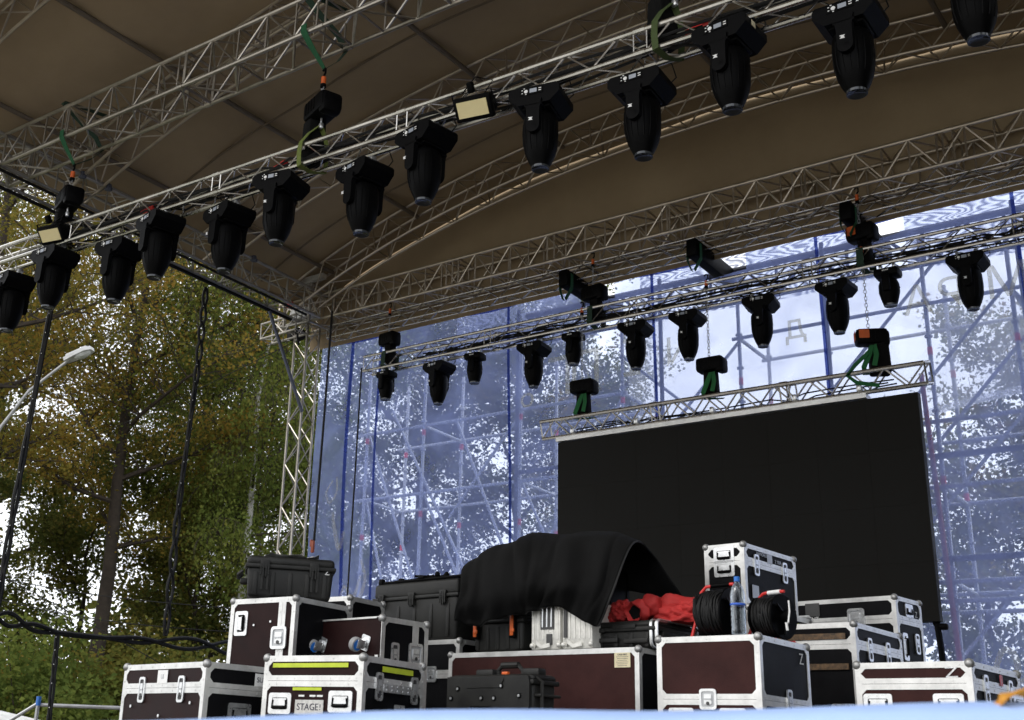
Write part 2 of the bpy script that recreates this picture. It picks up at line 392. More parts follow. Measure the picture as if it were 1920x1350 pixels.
for x in (-13.0, -11.15, -8.35, -5.6, -2.75, .2):
    b = MB(); zz = PROF(x)-.01
    b.path([Vector((0, y, (PROF(x)-zz)-.0)) for y in (3.2, 8.8, 13.9)], .035, 8)
    o = b.build('purlin', M_PURL, None, (x, 0, zz-.03)); tag(o, {-13.0: 'dark roof purlin low over the left edge of the roof', -11.15: 'dark roof purlin running back from the top left corner of the photo', -8.35: 'dark roof purlin running back behind the yellow floodlight', -5.6: 'dark roof purlin along the ridge of the roof behind the right lights', -2.75: 'dark roof purlin at the top right corner of the photo', .2: 'dark roof purlin beyond the right edge of the photo'}[x], 'purlin', 'purlins under the roof fabric')
b = MB(); b.path([(-13.70, 13.7, 8.81), (-13.62, 10, 8.80), (-13.50, 4.2, 8.81)], .028, 6); tag(b.build('edge_cable', M_RUB), 'black cable tied along the outer bottom tube of the left roof truss', 'cable')
b = MB(); b.path([(-13.27, 13.6, 8.80), (-13.16, 10, 8.79), (-13.02, 4.2, 8.80)], .022, 6); tag(b.build('edge_cable', M_RUB), 'black cable tied along the inner bottom tube of the left roof truss', 'cable')
b = MB()   # towers at the back corners
truss('stiffener_truss', 'thin lattice stiffener under the back edge of the roof just above the blue tarpaulin', (-13.3, 14.18, 8.56), (2.4, 14.2, 8.56), .22, panel=.30, rc=.010, rb=.013, verts=False, m=M_ALU, joint=30)
tw = truss('tower_truss', 'vertical aluminium lattice tower at the back left corner by the trees', (-13.5, 13.9, FZ), (-13.5, 13.9, Z0), .3, up=(-1, 0, 0), panel=.36, rc=.021, rb=.010, verts=False, joint=9, m=M_ALUA)
bb = MB(); bb.box((0, .16, .02), (.6, .6, .02)); bb.build('base_plate', M_GREY, tw)
# head of the tower: sleeve block, cover plate, loose sheet
hd = thing('sleeve_block', 'steel sleeve block clamping the trusses on top of the left tower', 'sleeve block', (-13.65, 14.05, Z0))
bb = MB()
for sx in (-.3, .3):
    for sy in (-.3, .3): bb.tube((sx, sy, -.12), (sx, sy, .75), .03, 8)
for z in (-.1, .6):
    for sx in (-.3, .3): bb.tube((sx, -.3, z), (sx, .3, z), .02, 6); bb.tube((-.3, sx, z), (.3, sx, z), .02, 6)
bb.build('frame', M_ALUD, hd)
bb = MB(); bb.box((.25, -.33, .66), (.75, .1, .09)); bb.build('cover_plate', M_TRIM, hd)
bb = MB(); bb.rbox((-.05, -.1, .14), (.4, .3, .22), .06); bb.build('white_wrap', M_WHT, hd)
bb = MB(); bb.rbox((-.3, -.2, .34), (.07, .07, .1), .02); bb.rbox((-.12, -.33, .3), (.06, .05, .08), .02); bb.build('red_marker', M_RED, hd)
bb = MB(); bb.rbox((-.22, -.05, -.18), (.3, .22, .2), .05); bb.path([(-.3, -.2, -.1), (-.1, -.3, -.2), (.05, -.3, -.3), (.1, -.3, -.5)], .02); bb.build('cable_knot', M_RUB, hd)
truss('stub_truss', 'short stub of thin truss sticking out left below the tower head', (-14.35, 13.6, 8.55), (-13.5, 13.6, 8.58), .28, panel=.3, rc=.02, rb=.01, verts=False, m=M_ALUD)
b = MB(); b.tube((-13.7, 13.1, 8.85), (-13.45, 13.86, 7.15), .03, 8); tag(b.build('brace_pole', M_SCAFD), 'dark diagonal brace between left roof edge and tower', 'brace')
for x, y, z, lab in ((-12.95, 7.9, 9.18, 'loose scaffold tube with two clamps lying on the left truss near the front hoist'), (-13.05, 10.9, 9.22, 'loose scaffold tube with a clamp on the left truss farther back')):
    r = thing('scaffold_tube', lab, 'scaffold tube', (x, y, z))
    bb = MB(); bb.tube((0, 0, 0), (-.02, 1.6, 0), .025, 8); bb.build('tube', M_ALUD, r)
    for q in (.7, 1.15):
        bb = MB(); bb.rbox((0, q, 0), (.1, .07, .1), .02); bb.box((.06, q, -.05), (.05, .03, .05)); bb.build('clamp', M_SCAFD, r)
sc_ = thing('added_shade_curtain', 'unseen black curtain added at the right to darken the sides of the cases', 'curtain', (2.75, 9, FZ))  # out of view, added to darken the right sides of cases and roof
b = MB(); k_ = 80; vs = []
for i in range(k_+1):
    yy = -4.6+9.4*i/k_
    for z in (0.02, 3.5, 7.2): vs.append((.08*math.sin(yy*9)+.03*math.sin(yy*23), yy, z))
b.add(vs, [(i*3+j, i*3+3+j, i*3+4+j, i*3+1+j) for i in range(k_) for j in range(2)]); b.build('cloth', M_CLOTH, sc_, ang=80)
b = MB(); b.tube((0, -4.7, 7.22), (0, 4.9, 7.22), .03, 8); b.build('rail', M_GREY, sc_)
# ------------------------------------------------------------------ lighting trusses
B0 = Vector((-13.9, 7.40, 7.35)); B1 = Vector((.9, 7.92, 7.35))
truss('lighting_truss', 'slim bright truss carrying the front row of moving heads', B0, B1, .22, panel=.25, rc=.025, rb=.008, verts=False, joint=2.5, sh=.22)
truss('lighting_truss', 'slim truss carrying the back row of moving heads in front of the tarpaulin', (-12.25, 14.0, 7.72), (.9, 14.0, 7.72), .24, panel=.27, rc=.024, rb=.008, verts=False, joint=2.5, m=M_ALU, sh=.25)
truss('lighting_truss', 'short bright truss holding up the black video screen', (-8.72, 13.98, 6.09), (-3.42, 13.98, 6.09), .27, up=(0, -.30, 1), panel=.23, rc=.027, rb=.012, verts=False, joint=1.8, sh=.25)
# ------------------------------------------------------------------ video screen
sc = thing('video_screen', 'large switched-off black video wall hanging behind the cases', 'screen', (-6.0, 13.98, 3.34))
bb = MB(); bb.box((0, .06, 1.33), (4.92, .1, 2.66)); bb.build('cabinet', M_BLK, sc)
M_LED = mat('led_tile_face', (.0060, .0054, .0040), .6, 0, .25, 1.2, .1, 300, spec=.15)
for i in range(8):
    for j in range(4):
        pw, ph = 4.92/8, 2.66/4
        bb = MB(); bb.box((-2.46+pw*(i+.5), 0, ph*(j+.5)), (pw-.0012, .02, ph-.0012)); bb.build('led_tile', M_LED, sc)
bb = MB(); bb.box((-.3, .0, 2.70), (4.35, .1, .06)); bb.build('header_bar', M_TRIM, sc)
bb = MB(); bb.box((-.25, .12, 2.775), (4.2, .03, .05)); bb.build('blue_strap_bar', M_BLUEP, sc)
for x in (-2.2, -1.2, -.1, 1.0, 1.8):
    bb = MB(); bb.rbox((x, -.02, 2.80), (.06, .1, .08), .015); bb.build('clamp', M_ZINC, sc)
bb = MB(); bb.tube((2.42, .1, 0), (2.36, .1, 3.34-FZ if False else -.02), .03)
bb.path([(2.40, .08, .02), (2.42, .08, -.3), (2.44, .1, -1.77)], .035, 8); bb.rbox((2.47, .08, -.05), (.09, .07, .07), .02); bb.build('support_leg', M_BLK, sc)
# black beams that the screen hangs from
for x, lab in ((-8.35, 'black wrapped beam poking forward under the back truss, leftmost of three'), (-6.3, 'black wrapped beam poking forward under the back truss, middle of three'), (-4.18, 'black wrapped beam poking forward under the back truss, rightmost of three')):
    r = thing('outrigger_beam', lab, 'beam', (x, 13.95, 8.45), 0, 'black beams carrying the screen')
    bb = MB(); bb.rbox((0, .8, .06), (.16, 1.7, .26), .03); bb.build('beam', M_BLK, r)
    bb = MB(); bb.ribbon([(0, .06, .22), (.1, .06, .12), (.1, .05, -.1), (0.02, 0, -.28)], .07, (0, 1, 0)); bb.ribbon([(0, .06, .22), (-.1, .06, .12), (-.1, .05, -.1), (-0.02, 0, -.28)], .07, (0, 1, 0)); bb.build('sling', M_GREEN, r)
# ------------------------------------------------------------------ moving heads
def ellipse_loft(b, prof, n=22, mi=None):
    """prof: (z, rx, ry) from top to bottom."""
    vs = []; fs = []
    for z, rx, ry in prof:
        for j in range(n):
            a = 2*math.pi*j/n; vs.append((rx*math.cos(a), ry*math.sin(a), z))
    k = len(prof)
    for i in range(k-1):
        for j in range(n): fs.append((i*n+j, (i+1)*n+j, (i+1)*n+(j+1) % n, i*n+(j+1) % n))
    fs += [tuple(range(n)), tuple((k-1)*n+j for j in reversed(range(n)))]
    return b.add(vs, fs, mi)
M_LENS = mat('fresnel_lens', (.05, .055, .06), .08, .3, .1)
M_DISP = mat('lcd_panel', (.30, .33, .38), .25, 0, .1)
def make_spot():
    r = thing('moving_head_light', 'x', 'stage light')
    b = MB()
    for x in (-.11, .11): b = MB(); b.rbox((x, 0, .01), (.05, .07, .08), .015); b.tube((x, -.05, .02), (x, .05, .02), .012, 8); b.build('clamp', M_ZINC, r)
    b = MB(); b.path([(.16, .12, -.08), (.24, .14, .0), (.22, .1, .12), (.1, .05, .14)], .006, 5); b.build('safety_cable', M_RUB, r)
    b = MB(); P = [(-.20, -.045), (.20, -.045), (.225, -.075), (.225, -.135), (.14, -.215), (-.14, -.215), (-.225, -.135), (-.225, -.075)]
    b.prism([(x, z) for x, z in reversed(P)], -.175, .175, Matrix(((1, 0, 0, 0), (0, 0, 1, 0), (0, 1, 0, 0), (0, 0, 0, 1))))
    b.rbox((0, .18, -.11), (.26, .06, .1), .02); b.rbox((0, 0, -.21), (.26, .26, .05), .02)
    base = b.build('base', M_BLK, r, ang=25)
    d = MB(); F = frame((-.02, -.178, -.092), (1, 0, 0), (0, 0, 1))
    d.prism([(-.10, -.032), (.10, -.032), (.10, .032), (-.10, .032)], 0, .002, F, 0)
    d.prism([(-.045+.017*math.cos(k*.628), .0+.017*math.sin(k*.628)) for k in range(10)], .002, .005, F, 1)
    for q in ((-.078, .016), (-.078, -.012), (-.06, .03), (-.045, -.028)): d.prism([(q[0]-.006, q[1]-.003), (q[0]+.006, q[1]-.003), (q[0]+.006, q[1]+.004), (q[0]-.006, q[1]+.004)], .002, .004, F, 1)
    d.prism([(-.012, -.018), (.05, -.018), (.05, .02), (-.012, .02)], .002, .004, F, 2)
    for q in (-.012, .008): d.prism([(.066, q), (.09, q), (.09, q+.008), (.066, q+.008)], .002, .004, F, 1)
    d.build('display', [M_BLKG, M_WHT, M_DISP], base, smooth=False)
    y = MB()
    for s in (-1, 1):
        F = frame((0, s*.19, -.2), (1, 0, 0), (0, 0, 1)) if s < 0 else frame((0, .19, -.2), (-1, 0, 0), (0, 0, 1))
        out = [(.075, .02), (.058, -.08)]+[(.056*math.cos(rad(t)), -.235+.056*math.sin(rad(t))) for t in range(0, -181, -20)]+[(-.058, -.08), (-.075, .02)]
        y.prism(list(reversed(out)), -.05, .0, F)
    y.rbox((0, 0, -.232), (.16, .38, .03), .01)
    yo = y.build('yoke', M_BLK, r, ang=30)
    l = MB(); F = frame((.0, -.241, -.40), (1, 0, 0), (0, 0, 1))
    l.prism([(-.018, -.012), (.02, -.016), (.012, .002), (.022, .012), (-.02, .014), (-.006, .0)], 0, .002, F)
    l.build('maker_mark', M_WHT, yo, smooth=False)
    h = MB(); ellipse_loft(h, [(-.24, .08, .09), (-.255, .125, .13), (-.30, .145, .15), (-.42, .148, .152), (-.53, .143, .146), (-.61, .126, .128), (-.67, .104, .106), (-.71, .085, .086), (-.735, .074, .074)])
    for k in range(7):
        a = rad(-150+k*22); h.path([(.143*math.cos(a), .147*math.sin(a), -.34), (.1475*math.cos(a), .1515*math.sin(a), -.43), (.1425*math.cos(a), .1455*math.sin(a), -.53), (.122*math.cos(a), .124*math.sin(a), -.615)], .006, 5)
    he = h.build('head', M_BLKG, r, ang=40)
    e = MB(); ellipse_loft(e, [(-.733, .075, .075), (-.752, .074, .074), (-.752, .064, .064), (-.742, .05, .05), (-.738, .01, .01)]); e.build('lens', [M_LENS], he)
    return r
def make_wash():
    r = thing('wash_light', 'x', 'stage light')
    b = MB()
    for x in (-.08, .08): b = MB(); b.rbox((x, 0, .01), (.04, .06, .07), .012); b.build('clamp', M_ZINC, r)
    b = MB(); b.rbox((0, 0, -.09), (.30, .24, .11), .035); base = b.build('base', M_BLK, r)
    d = MB(); F = frame((0, -.122, -.08), (1, 0, 0), (0, 0, 1)); d.prism(rrect(.1, .03, .005), 0, .002, F, 0)
    for x in (-.03, -.01, .012, .03): d.prism([(x-.006, -.008), (x+.006, -.008), (x+.006, .008), (x-.006, .008)], .002, .003, F, 1)
    d.build('display', [M_BLKG, M_WHT], base, smooth=False)
    y = MB()
    for s in (-1, 1):
        y.rbox((0, s*.135, -.24), (.1, .045, .24), .02)
    y.rbox((0, 0, -.145), (.1, .28, .03), .01); y.build('yoke', M_BLK, r)
    h = MB(); ellipse_loft(h, [(-.16, .06, .06), (-.18, .10, .10), (-.24, .122, .118), (-.34, .124, .118), (-.42, .105, .10), (-.50, .082, .08)]); h.prism([(.1, -.01), (.13, -.01), (.13, .01), (.1, .01)], -.3, -.29)
    he = h.build('head', M_BLKG, r)
    e = MB(); ellipse_loft(e, [(-.498, .08, .078), (-.518, .078, .076), (-.51, .05, .05), (-.508, .01, .01)]); e.build('lens', M_LENS, he)
    return r
def place(proto, used, x, y, z, rz, label, group):
    o = proto if not used else copy_tree(proto)
    o.location = (x, y, z); o.rotation_euler = (0, 0, rz); tag(o, label, None, group); return o
GF = 'moving heads on the front lighting truss'; GB = 'moving heads on the back lighting truss'
spot = make_spot(); wash = make_wash()
FR = [(-12.74, 1, 'black moving head at the left border of the photo, lowest on the front truss'),
      (-11.65, 0, 'black moving head hanging just below the left floodlight over the trees'),
      (-10.72, 1, 'black moving head over the trees, second to the right of the left floodlight'),
      (-9.80, 0, 'black moving head in front of the left roof edge truss, touching its lower left neighbour'),
      (-8.94, 1, 'black moving head hanging in front of the left roof truss above the black looped cable'),
      (-7.99, 0, 'black moving head below and left of the front hoist that has an orange hook'),
      (-7.06, 1, 'black moving head on the front truss just right below the hoist with the orange hook'),
      (-6.15, 0, 'black moving head on the front truss directly left of the right yellow floodlight'),
      (-4.90, 0, 'black moving head on the front truss directly right of the yellow floodlight'),
      (-4.03, 1, 'black moving head with bright white display hanging below the olive strap'),
      (-3.16, 0, 'black moving head with a pale sticker on its base, right of the olive strap'),
      (-2.27, 1, 'black moving head with number 21 on its base near the top right'),
      (-1.40, 1, 'black moving head cut off by the top edge, only its barrel showing at upper right')]
spots = []
for i, (x, rear, lab) in enumerate(FR):
    yc = B0.y+(x-B0.x)*(B1.y-B0.y)/(B1.x-B0.x)
    spots.append(place(spot, i, x, yc+(.27 if rear else .06), 7.33-.03*rear+(.04 if x > -4 else 0)+(.16 if x > -1.5 else 0), rad(RNG.uniform(-13, 13)), lab, GF)); spots[-1].scale = (1.05, 1.08, 1.03)
text_obj('number_mark', '21', .05, M_WHT, [c for c in kids(spots[11]) if c.name.startswith('base')][0], frame((.12, -.1755, -.08), (1, 0, 0), (0, 0, 1)))
bm_ = MB(); bm_.box((.226, -.05, -.1), (.004, .06, .05)); bm_.build('sticker', M_PAPER, [c for c in kids(spots[10]) if c.name.startswith('base')][0])
BK = [(-11.80, 'w', 'small wash light at the left end of the back truss under its hoist'), (-10.78, 's', 'moving head on the back truss, first big one from the left'),
      (-10.03, 'w', 'small wash light on the back truss between the first two big moving heads'), (-9.00, 's', 'moving head on the back truss, second big one from the left'),
      (-8.27, 'w', 'small wash light on the back truss just left of the vertical chain'), (-7.30, 's', 'moving head in front of the left edge of the white banner'),
      (-6.50, 's', 'moving head just left of the middle screen chain'), (-5.45, 's', 'moving head on the back truss right of the middle screen chain'),
      (-4.45, 's', 'moving head on the back truss left of the rightmost chain'), (-3.78, 'w', 'small wash light right of the hoist with the orange sticker on the back truss'),
      (-2.87, 's', 'moving head at the right end of the back truss above the white banner edge')]
uw = 0
for i, (x, k, lab) in enumerate(BK):
    if k == 's':
        o = copy_tree(spot); tag(o, lab, None, GB); o.location = (x, 14.0+.16, 7.68); o.rotation_euler = (0, 0, rad(RNG.uniform(-8, 8))); o.scale = (.95, .95, .95)
    else: place(wash, uw, x, 14.08, 7.69, rad(RNG.uniform(-10, 10)), lab, 'small wash lights on the back truss'); uw += 1
# floodlights
def floodlight(x, y, z, lab, rot):
    r = thing('floodlight', lab, 'floodlight', (x, y, z), 0, 'LED floodlights on the front truss', rot)
    b = MB(); b.rbox((0, .04, 0), (.36, .09, .22), .015); b.rbox((.08, .12, 0), (.2, .12, .16), .03); b.build('housing', M_BLK, r)
    b = MB(); b.box((0, -.008, 0), (.29, .008, .145)); b.build('led_panel', M_LEDP, r)
    b = MB(); b.ribbon([(-.19, .05, 0), (-.19, .05, .14), (.19, .05, .14), (.19, .05, 0)], .03, (0, 1, 0), .005); b.rbox((0, .06, .18), (.06, .07, .1), .015); b.path([(.1, .1, .1), (.2, .12, .2), (.05, .1, .26), (-.1, .08, .14)], .006, 5); b.build('bracket', M_BLK, r)
    return r
floodlight(-5.46, 7.52, 7.22, 'square yellow LED floodlight on the front truss near the centre top', (rad(38), 0, rad(12)))
floodlight(-11.55, 7.36, 7.42, 'square yellow LED floodlight on the front truss at far left over the trees', (rad(40), 0, rad(12)))
# ------------------------------------------------------------------ chain hoists and slings
def chain_path(b, p, q, r=.008, link=.05):
    p = Vector(p); q = Vector(q); L = (q-p).length; n = max(2, int(L/link)); d = (q-p)/n
    for i in range(n):
        c = p+d*(i+.5); wv = Vector((.017, 0, 0)) if i % 2 else Vector((0, .017, 0)); h = d*.62
        pts = [c-h*.7+wv, c+h*.7+wv, c+h, c+h*.7-wv, c-h*.7-wv, c-h, c-h*.7+wv]; b.path(pts, r*.62, 4, cap=False)
def hoist(name, lab, x, y, ztop, zm, rz, group, bag=(-.13, 0, .19, .2, .5), zlow=None, orange=True, sticker=False):
    r = thing(name, lab, 'hoist', (x, y, zm), rz, group)
    b = MB(); b.rbox((0.03, 0, 0), (.44, .26, .22), .05); b.rbox((.2, 0, -.03), (.14, .22, .22), .04)
    for k in range(4): b.box((-.1+.06*k, -.132, .0), (.02, .006, .14))
    b.build('motor', M_BLK, r)
    b = MB(); b.rbox((bag[0], bag[1], -.08-bag[4]/2), (bag[2], bag[3], bag[4]), .04, taper=-.12); b.build('chain_bag', M_CLOTH, r)
    b = MB(); chain_path(b, (0, 0, .1), (0, 0, ztop-zm-.16)); b.build('chain', M_GREY, r)
    b = MB(); zt = ztop-zm; b.tube((0, 0, zt-.16), (0, 0, zt-.07), .028, 10, 0); b.tube((0, 0, zt-.19), (0, 0, zt-.155), .033, 10, 1); b.path([(0, 0, zt-.05), (.03, 0, zt-.03), (.03, 0, zt+.02), (0, 0, zt+.04), (-.03, 0, zt+.02)], .012, 6, 1)
    b.build('hook', [M_ORNG if orange else M_BLK, M_BLK], r)
    b = MB(); b.tube((.02, 0, -.1), (.02, 0, -.22), .012, 6); b.rbox((.02, 0, -.2), (.06, .04, .07), .015); b.build('lower_hook', M_ZINC, r)
    if sticker: b = MB(); b.prism(rrect(.15, .13, .01), 0, .003, frame((-.195, 0, .02), (0, -1, 0), (0, 0, 1))); b.prism(rrect(.14, .12, .01), 0, .003, frame((-.08, -.134, .02), (1, 0, 0), (0, 0, 1))); b.build('sticker', M_ORNG, r)
    return r
GH = 'chain hoists lifting the front truss'
fx = lambda x: B0.y+(x-B0.x)*(B1.y-B0.y)/(B1.x-B0.x)
for x, lab, m_, m2 in ((-7.58, 'front hoist with orange hook hanging above the front truss near the centre', M_GREEN, M_OLIVE), (-11.66, 'front hoist above the left floodlight, dark against the trees', M_GREEN, M_BLK), (-3.66, 'front hoist cut off by the top edge over the olive strap', M_GREEN, mat('dark_olive_webbing', (.05, .075, .02), .85))):
    y = fx(x)+.13
    hoist('chain_hoist', lab, x, y, 8.48, 8.02, rad(-20), GH)
    s = thing('lifting_sling', {-7.58: 'green sling round the big roof truss above the central hoist', -11.66: 'green sling round the big roof truss above the left hoist', -3.66: 'green sling round the roof truss beyond the top edge'}[x], 'sling', (x, y, 8.51), 0, 'green slings on the front roof truss')
    b = MB(); f0, f1 = 7.40-y+.1, 7.95-y
    f0 = (7.42+(x+13.9)*.0139)-y-.04; f1 = f0+.53
    b.ribbon([(0, 0, 0), (-.05, f0*.7, .22), (-.07, f0, .33), (-.075, f0, .42)], [.04, .07, .08, .08], (1, 0, .1), .006); b.build('front_leg', m_, s)
    b = MB(); b.ribbon([(-.12, f0-.0, .82), (-.06, f0+.15, .68), (.03, f1-.1, .48), (.06, f1, .33), (.05, f1*.6, .16), (0, 0, 0)], [.08, .07, .07, .07, .06, .04], (1, 0, .2), .006)
    b.ribbon([(-.14, f0-.01, .80), (-.12, f0, .84), (-.05, f0+.2, .84), (.05, f1, .84), (.07, f1+.02, .78)], .07, (1, .2, 0), .006); b.build('back_leg', mat('dark_green_webbing', (.012, .035, .02), .85), s)
    t = thing('truss_strap', {-7.58: 'bright olive strap looped round the front truss under the central hoist', -11.66: 'black strap looped round the front truss beside the left floodlight', -3.66: 'wide dark olive strap looped round the front truss at upper right'}[x], 'sling', (x-.06, y, 7.84), 0, 'straps round the front truss')
    g0 = fx(x)-y-.03; g1 = g0+.28; b = MB()
    b.ribbon([(.06, 0, 0), (.0, g0*.6, -.12), (-.03, g0-.01, -.25), (-.035, g0-.02, -.38), (-.03, g0-.01, -.52), (.0, (g0+g1)/2, -.54), (.06, g1, -.515), (.08, g1, -.26), (.07, g1*.5, -.1), (.06, 0, 0)], .06, (1, 0, .05), .006)
    b.build('strap', m2, t)
for x, zt, lab in ((-11.82, 8.85, 'black hoist over the left end of the back lighting truss'), (-7.95, 8.85, 'black hoist on the back lighting truss behind the left screen chain'), (-4.08, 8.85, 'black hoist with orange sticker on the back lighting truss')):
    hoist('chain_hoist', lab, x, 14.1, zt, 8.23, rad(-8), 'chain hoists lifting the back lighting truss', (.05, .02, .18, .18, .35), sticker=(x > -5)).scale = (.82, .82, 1)
    t = thing('truss_strap', {-11.82: 'dark green strap at the left end of the back lighting truss', -7.95: 'dark green strap on the back lighting truss behind the left screen chain', -4.08: 'dark green strap on the back lighting truss right of the rightmost hoist'}[x], 'sling', (x+.05, 14.1, 8.05), 0, 'straps round the back truss')
    b = MB(); b.ribbon([(0, 0, 0), (-.04, -.12, -.06), (-.04, -.135, -.3), (0, 0, -.38), (.03, .16, -.32), (.02, .16, -.08), (0, 0, 0)], .09, (1, 0, 0), .006); b.build('strap', mat('dark_green_webbing', (.012, .035, .02), .85), t)
for x, lab, rz in ((-8.08, 'black hoist standing on the left end of the screen truss', 0), (-6.14, 'black hoist standing on the middle of the screen truss', 0), (-4.05, 'black hoist with orange label at the right end of the screen truss', rad(25))):
    big = x > -5
    hoist('screen_hoist', lab, x, 14.0, 8.2, 6.78, rz, 'chain hoists carrying the video screen', (.0, .05, .2, .18, .36) if not big else (.12, .02, .26, .22, .45), sticker=big).scale = (.85, .85, .9)
    t = thing('truss_strap', {-8.08: 'green strap on the left end of the screen truss', -6.14: 'green strap on the middle of the screen truss', -4.05: 'loose green strap hanging out of the right end of the screen truss'}[x], 'sling', (x+.04, 13.9, 6.66), 0, 'green straps on the screen truss')
    b = MB(); b.ribbon([(0, .04, 0), (-.02, -.01, -.12), (-.1, 0, -.28), (-.12, .08, -.34), (.06, .3, -.3)], [.05, .07, .06, .06, .05], (1, 0, .1), .006); b.ribbon([(.03, .04, 0), (.06, .0, -.14), (.02, .02, -.27)], .06, (1, 0, 0), .006)
    if big: b.ribbon([(-.02, -.02, -.1), (-.2, -.03, -.25), (-.3, -.02, -.36), (-.2, .0, -.46), (.05, .05, -.52)], .05, (.3, 0, 1), .006)
    b.build('strap', mat('fresh_green_webbing', (.010, .11, .03), .85), t)
# cables along the trusses
def bundle(lab, x0, x1, yf, z, n, seed, r=.012):
    rs = random.Random(seed); b = MB()
    for k in range(n):
        pts = []; x = x0+rs.uniform(0, .8); ph = rs.uniform(0, 6)
        oy, oz = rs.uniform(.04, .18), rs.uniform(.0, .09)
        while x < x1:
            pts.append((x, yf(x)+oy+.03*math.sin(x*2.1+ph), z+oz+.035*math.sin(x*1.7+ph*2)-(.06 if rs.random() < .1 else 0))); x += .22
        b.path(pts, r, 5)
    o = b.build('cable_bundle', M_RUB, None); tag(o, lab, 'cables'); return o
bundle('black cables lying inside the front lighting truss', -12.5, .5, fx, 7.39, 9, 3, .014)
bundle('black cables lying inside the back lighting truss', -11.5, .5, lambda x: 14.0, 7.76, 7, 4, .012)
bundle('black cables along the screen truss', -8.3, -3.7, lambda x: 13.98, 6.14, 3, 5, .010)
for x, lab in ((-10.1, 'red connector plug among the cables above the touching moving heads'), (-8.1, 'red connector plug left of the central olive strap'), (-3.45, 'red connector plug behind the olive strap at upper right'), (-7.45, 'round red plug under the back truss beside the white banner')):
    b = MB(); b.tube((-.09, 0, 0), (.07, 0, .02), .035, 10); b.tube((.07, 0, .02), (.12, 0, .03), .045, 10)
    yy, zz = (fx(x)+.1, 7.46) if x != -7.45 else (14.16, 7.62)
    o = b.build('power_plug', M_RED, None, (x, yy, zz)); tag(o, lab, 'plug', 'red power plugs')
# cables hanging at the left end of the backdrop
b = MB(); b.path([(-12.86, 13.8, 8.85), (-12.87, 13.8, 7), (-12.9, 13.8, 4.9)], .02, 6); r_ = thing('hanging_cable', 'black cable hanging beside the tower with an orange fastener at its end', 'cable', (0, 0, 0)); b.build('cable', M_RUB, r_)
b = MB(); b.rbox((-12.9, 13.78, 4.8), (.06, .05, .2), .02); b.rbox((-12.94, 13.78, 4.86), (.04, .04, .12), .015); b.build('fastener', mat('dirty_orange_strap', (.30, .06, .02), .6), r_)
b = MB(); b.path([(-12.2, 13.9, 7.74), (-12.2, 13.9, 6), (-12.17, 13.85, 1.6)], .014, 6); tag(b.build('hanging_cable', M_RUB), 'thin black cable hanging from the left end of the back lighting truss', 'cable')
# ------------------------------------------------------------------ backdrop: mesh tarpaulin, white banner, scaffold behind
def sheet(name, x0, x1, yf, z0f, z1f, m, parent, nx=70, nz=24, org=(0, 0, 0), holes=()):
    b = MB(); vs = []
    for i in range(nx+1):
        x = x0+(x1-x0)*i/nx; a, c = z0f(x), z1f(x)
        for j in range(nz+1): z = a+(c-a)*j/nz; vs.append(Vector((x, yf(x, z), z))-Vector(org))
    n = nz+1
    def open_(i, j):
        c = vs[i*n+j]+Vector(org); return any(a < c.x < e and f+(c.x-a)*.1 < c.z < g for a, e, f, g in holes)
    b.add(vs, [(i*n+j, (i+1)*n+j, (i+1)*n+j+1, i*n+j+1) for i in range(nx) for j in range(nz) if not open_(i, j)])
    return b.build(name, m, parent, ang=80)
TO = (-6, 14.6, 5)
bd = thing('backdrop_tarpaulin', 'see-through blue mesh tarpaulin with pale lettering hung across the back of the stage', 'tarpaulin', TO)
wob = lambda x, z: 14.68+.035*math.sin(x*1.3+z*.4)+.03*math.sin(x*.55-z*1.1)
sheet('mesh_sheet', -13.85, 3.0, wob, lambda x: 1.3, lambda x: 8.74+.05*math.cos(x*2.2), M_TARP, bd, 240, 90, TO, [(x-.14, x+.42, 8.28, 8.70) for x in (-8.35, -6.3, -4.18)])
for x in (-13.1, -12.45, -9.80, -7.28, -4.84, -2.4, 0.1):
    b = MB(); b.ribbon([Vector((x+.012*(8.7-z), wob(x, z)-.012, z))-Vector(TO) for z in [8.7-.4*i for i in range(19)]], .045 if x > -13 else .07, (1, 0, 0), .004); b.build('seam', M_SEAM, bd)
b = MB(); b.ribbon([Vector((x, wob(x, 8.6)-.012, 8.64+.05*math.cos(x*2.2)))-Vector(TO) for x in [-13.8+.4*i for i in range(42)]], .05, (0, 0, 1), .004); b.build('hem', M_SEAM, bd)
M_LET = weave('printed_letter_white', (.85, .82, .72), .26, (.94, .93, .88), 3, .6)
for ch, x, z, s, mir in (('o', -9.42, 7.0, .5, 0), ('Г', -8.82, 7.2, .85, 1), ('П', -8.38, 7.25, .8, 0), ('І', -7.62, 7.3, .8, 0), ('И', -6.9, 7.3, .6, 0), ('д', -5.2, 7.36, .5, 1), ('А', -3.60, 7.38, .55, 0), ('Р', -3.2, 7.4, .55, 1), ('М', -2.55, 7.42, .6, 0)):
    text_obj('letter', ch, s, M_LET, bd, Matrix.Translation(Vector((x, wob(x, z)-.03, z))-Vector(TO)) @ Matrix.Rotation(rad(90), 4, 'X'), mirror=bool(mir))
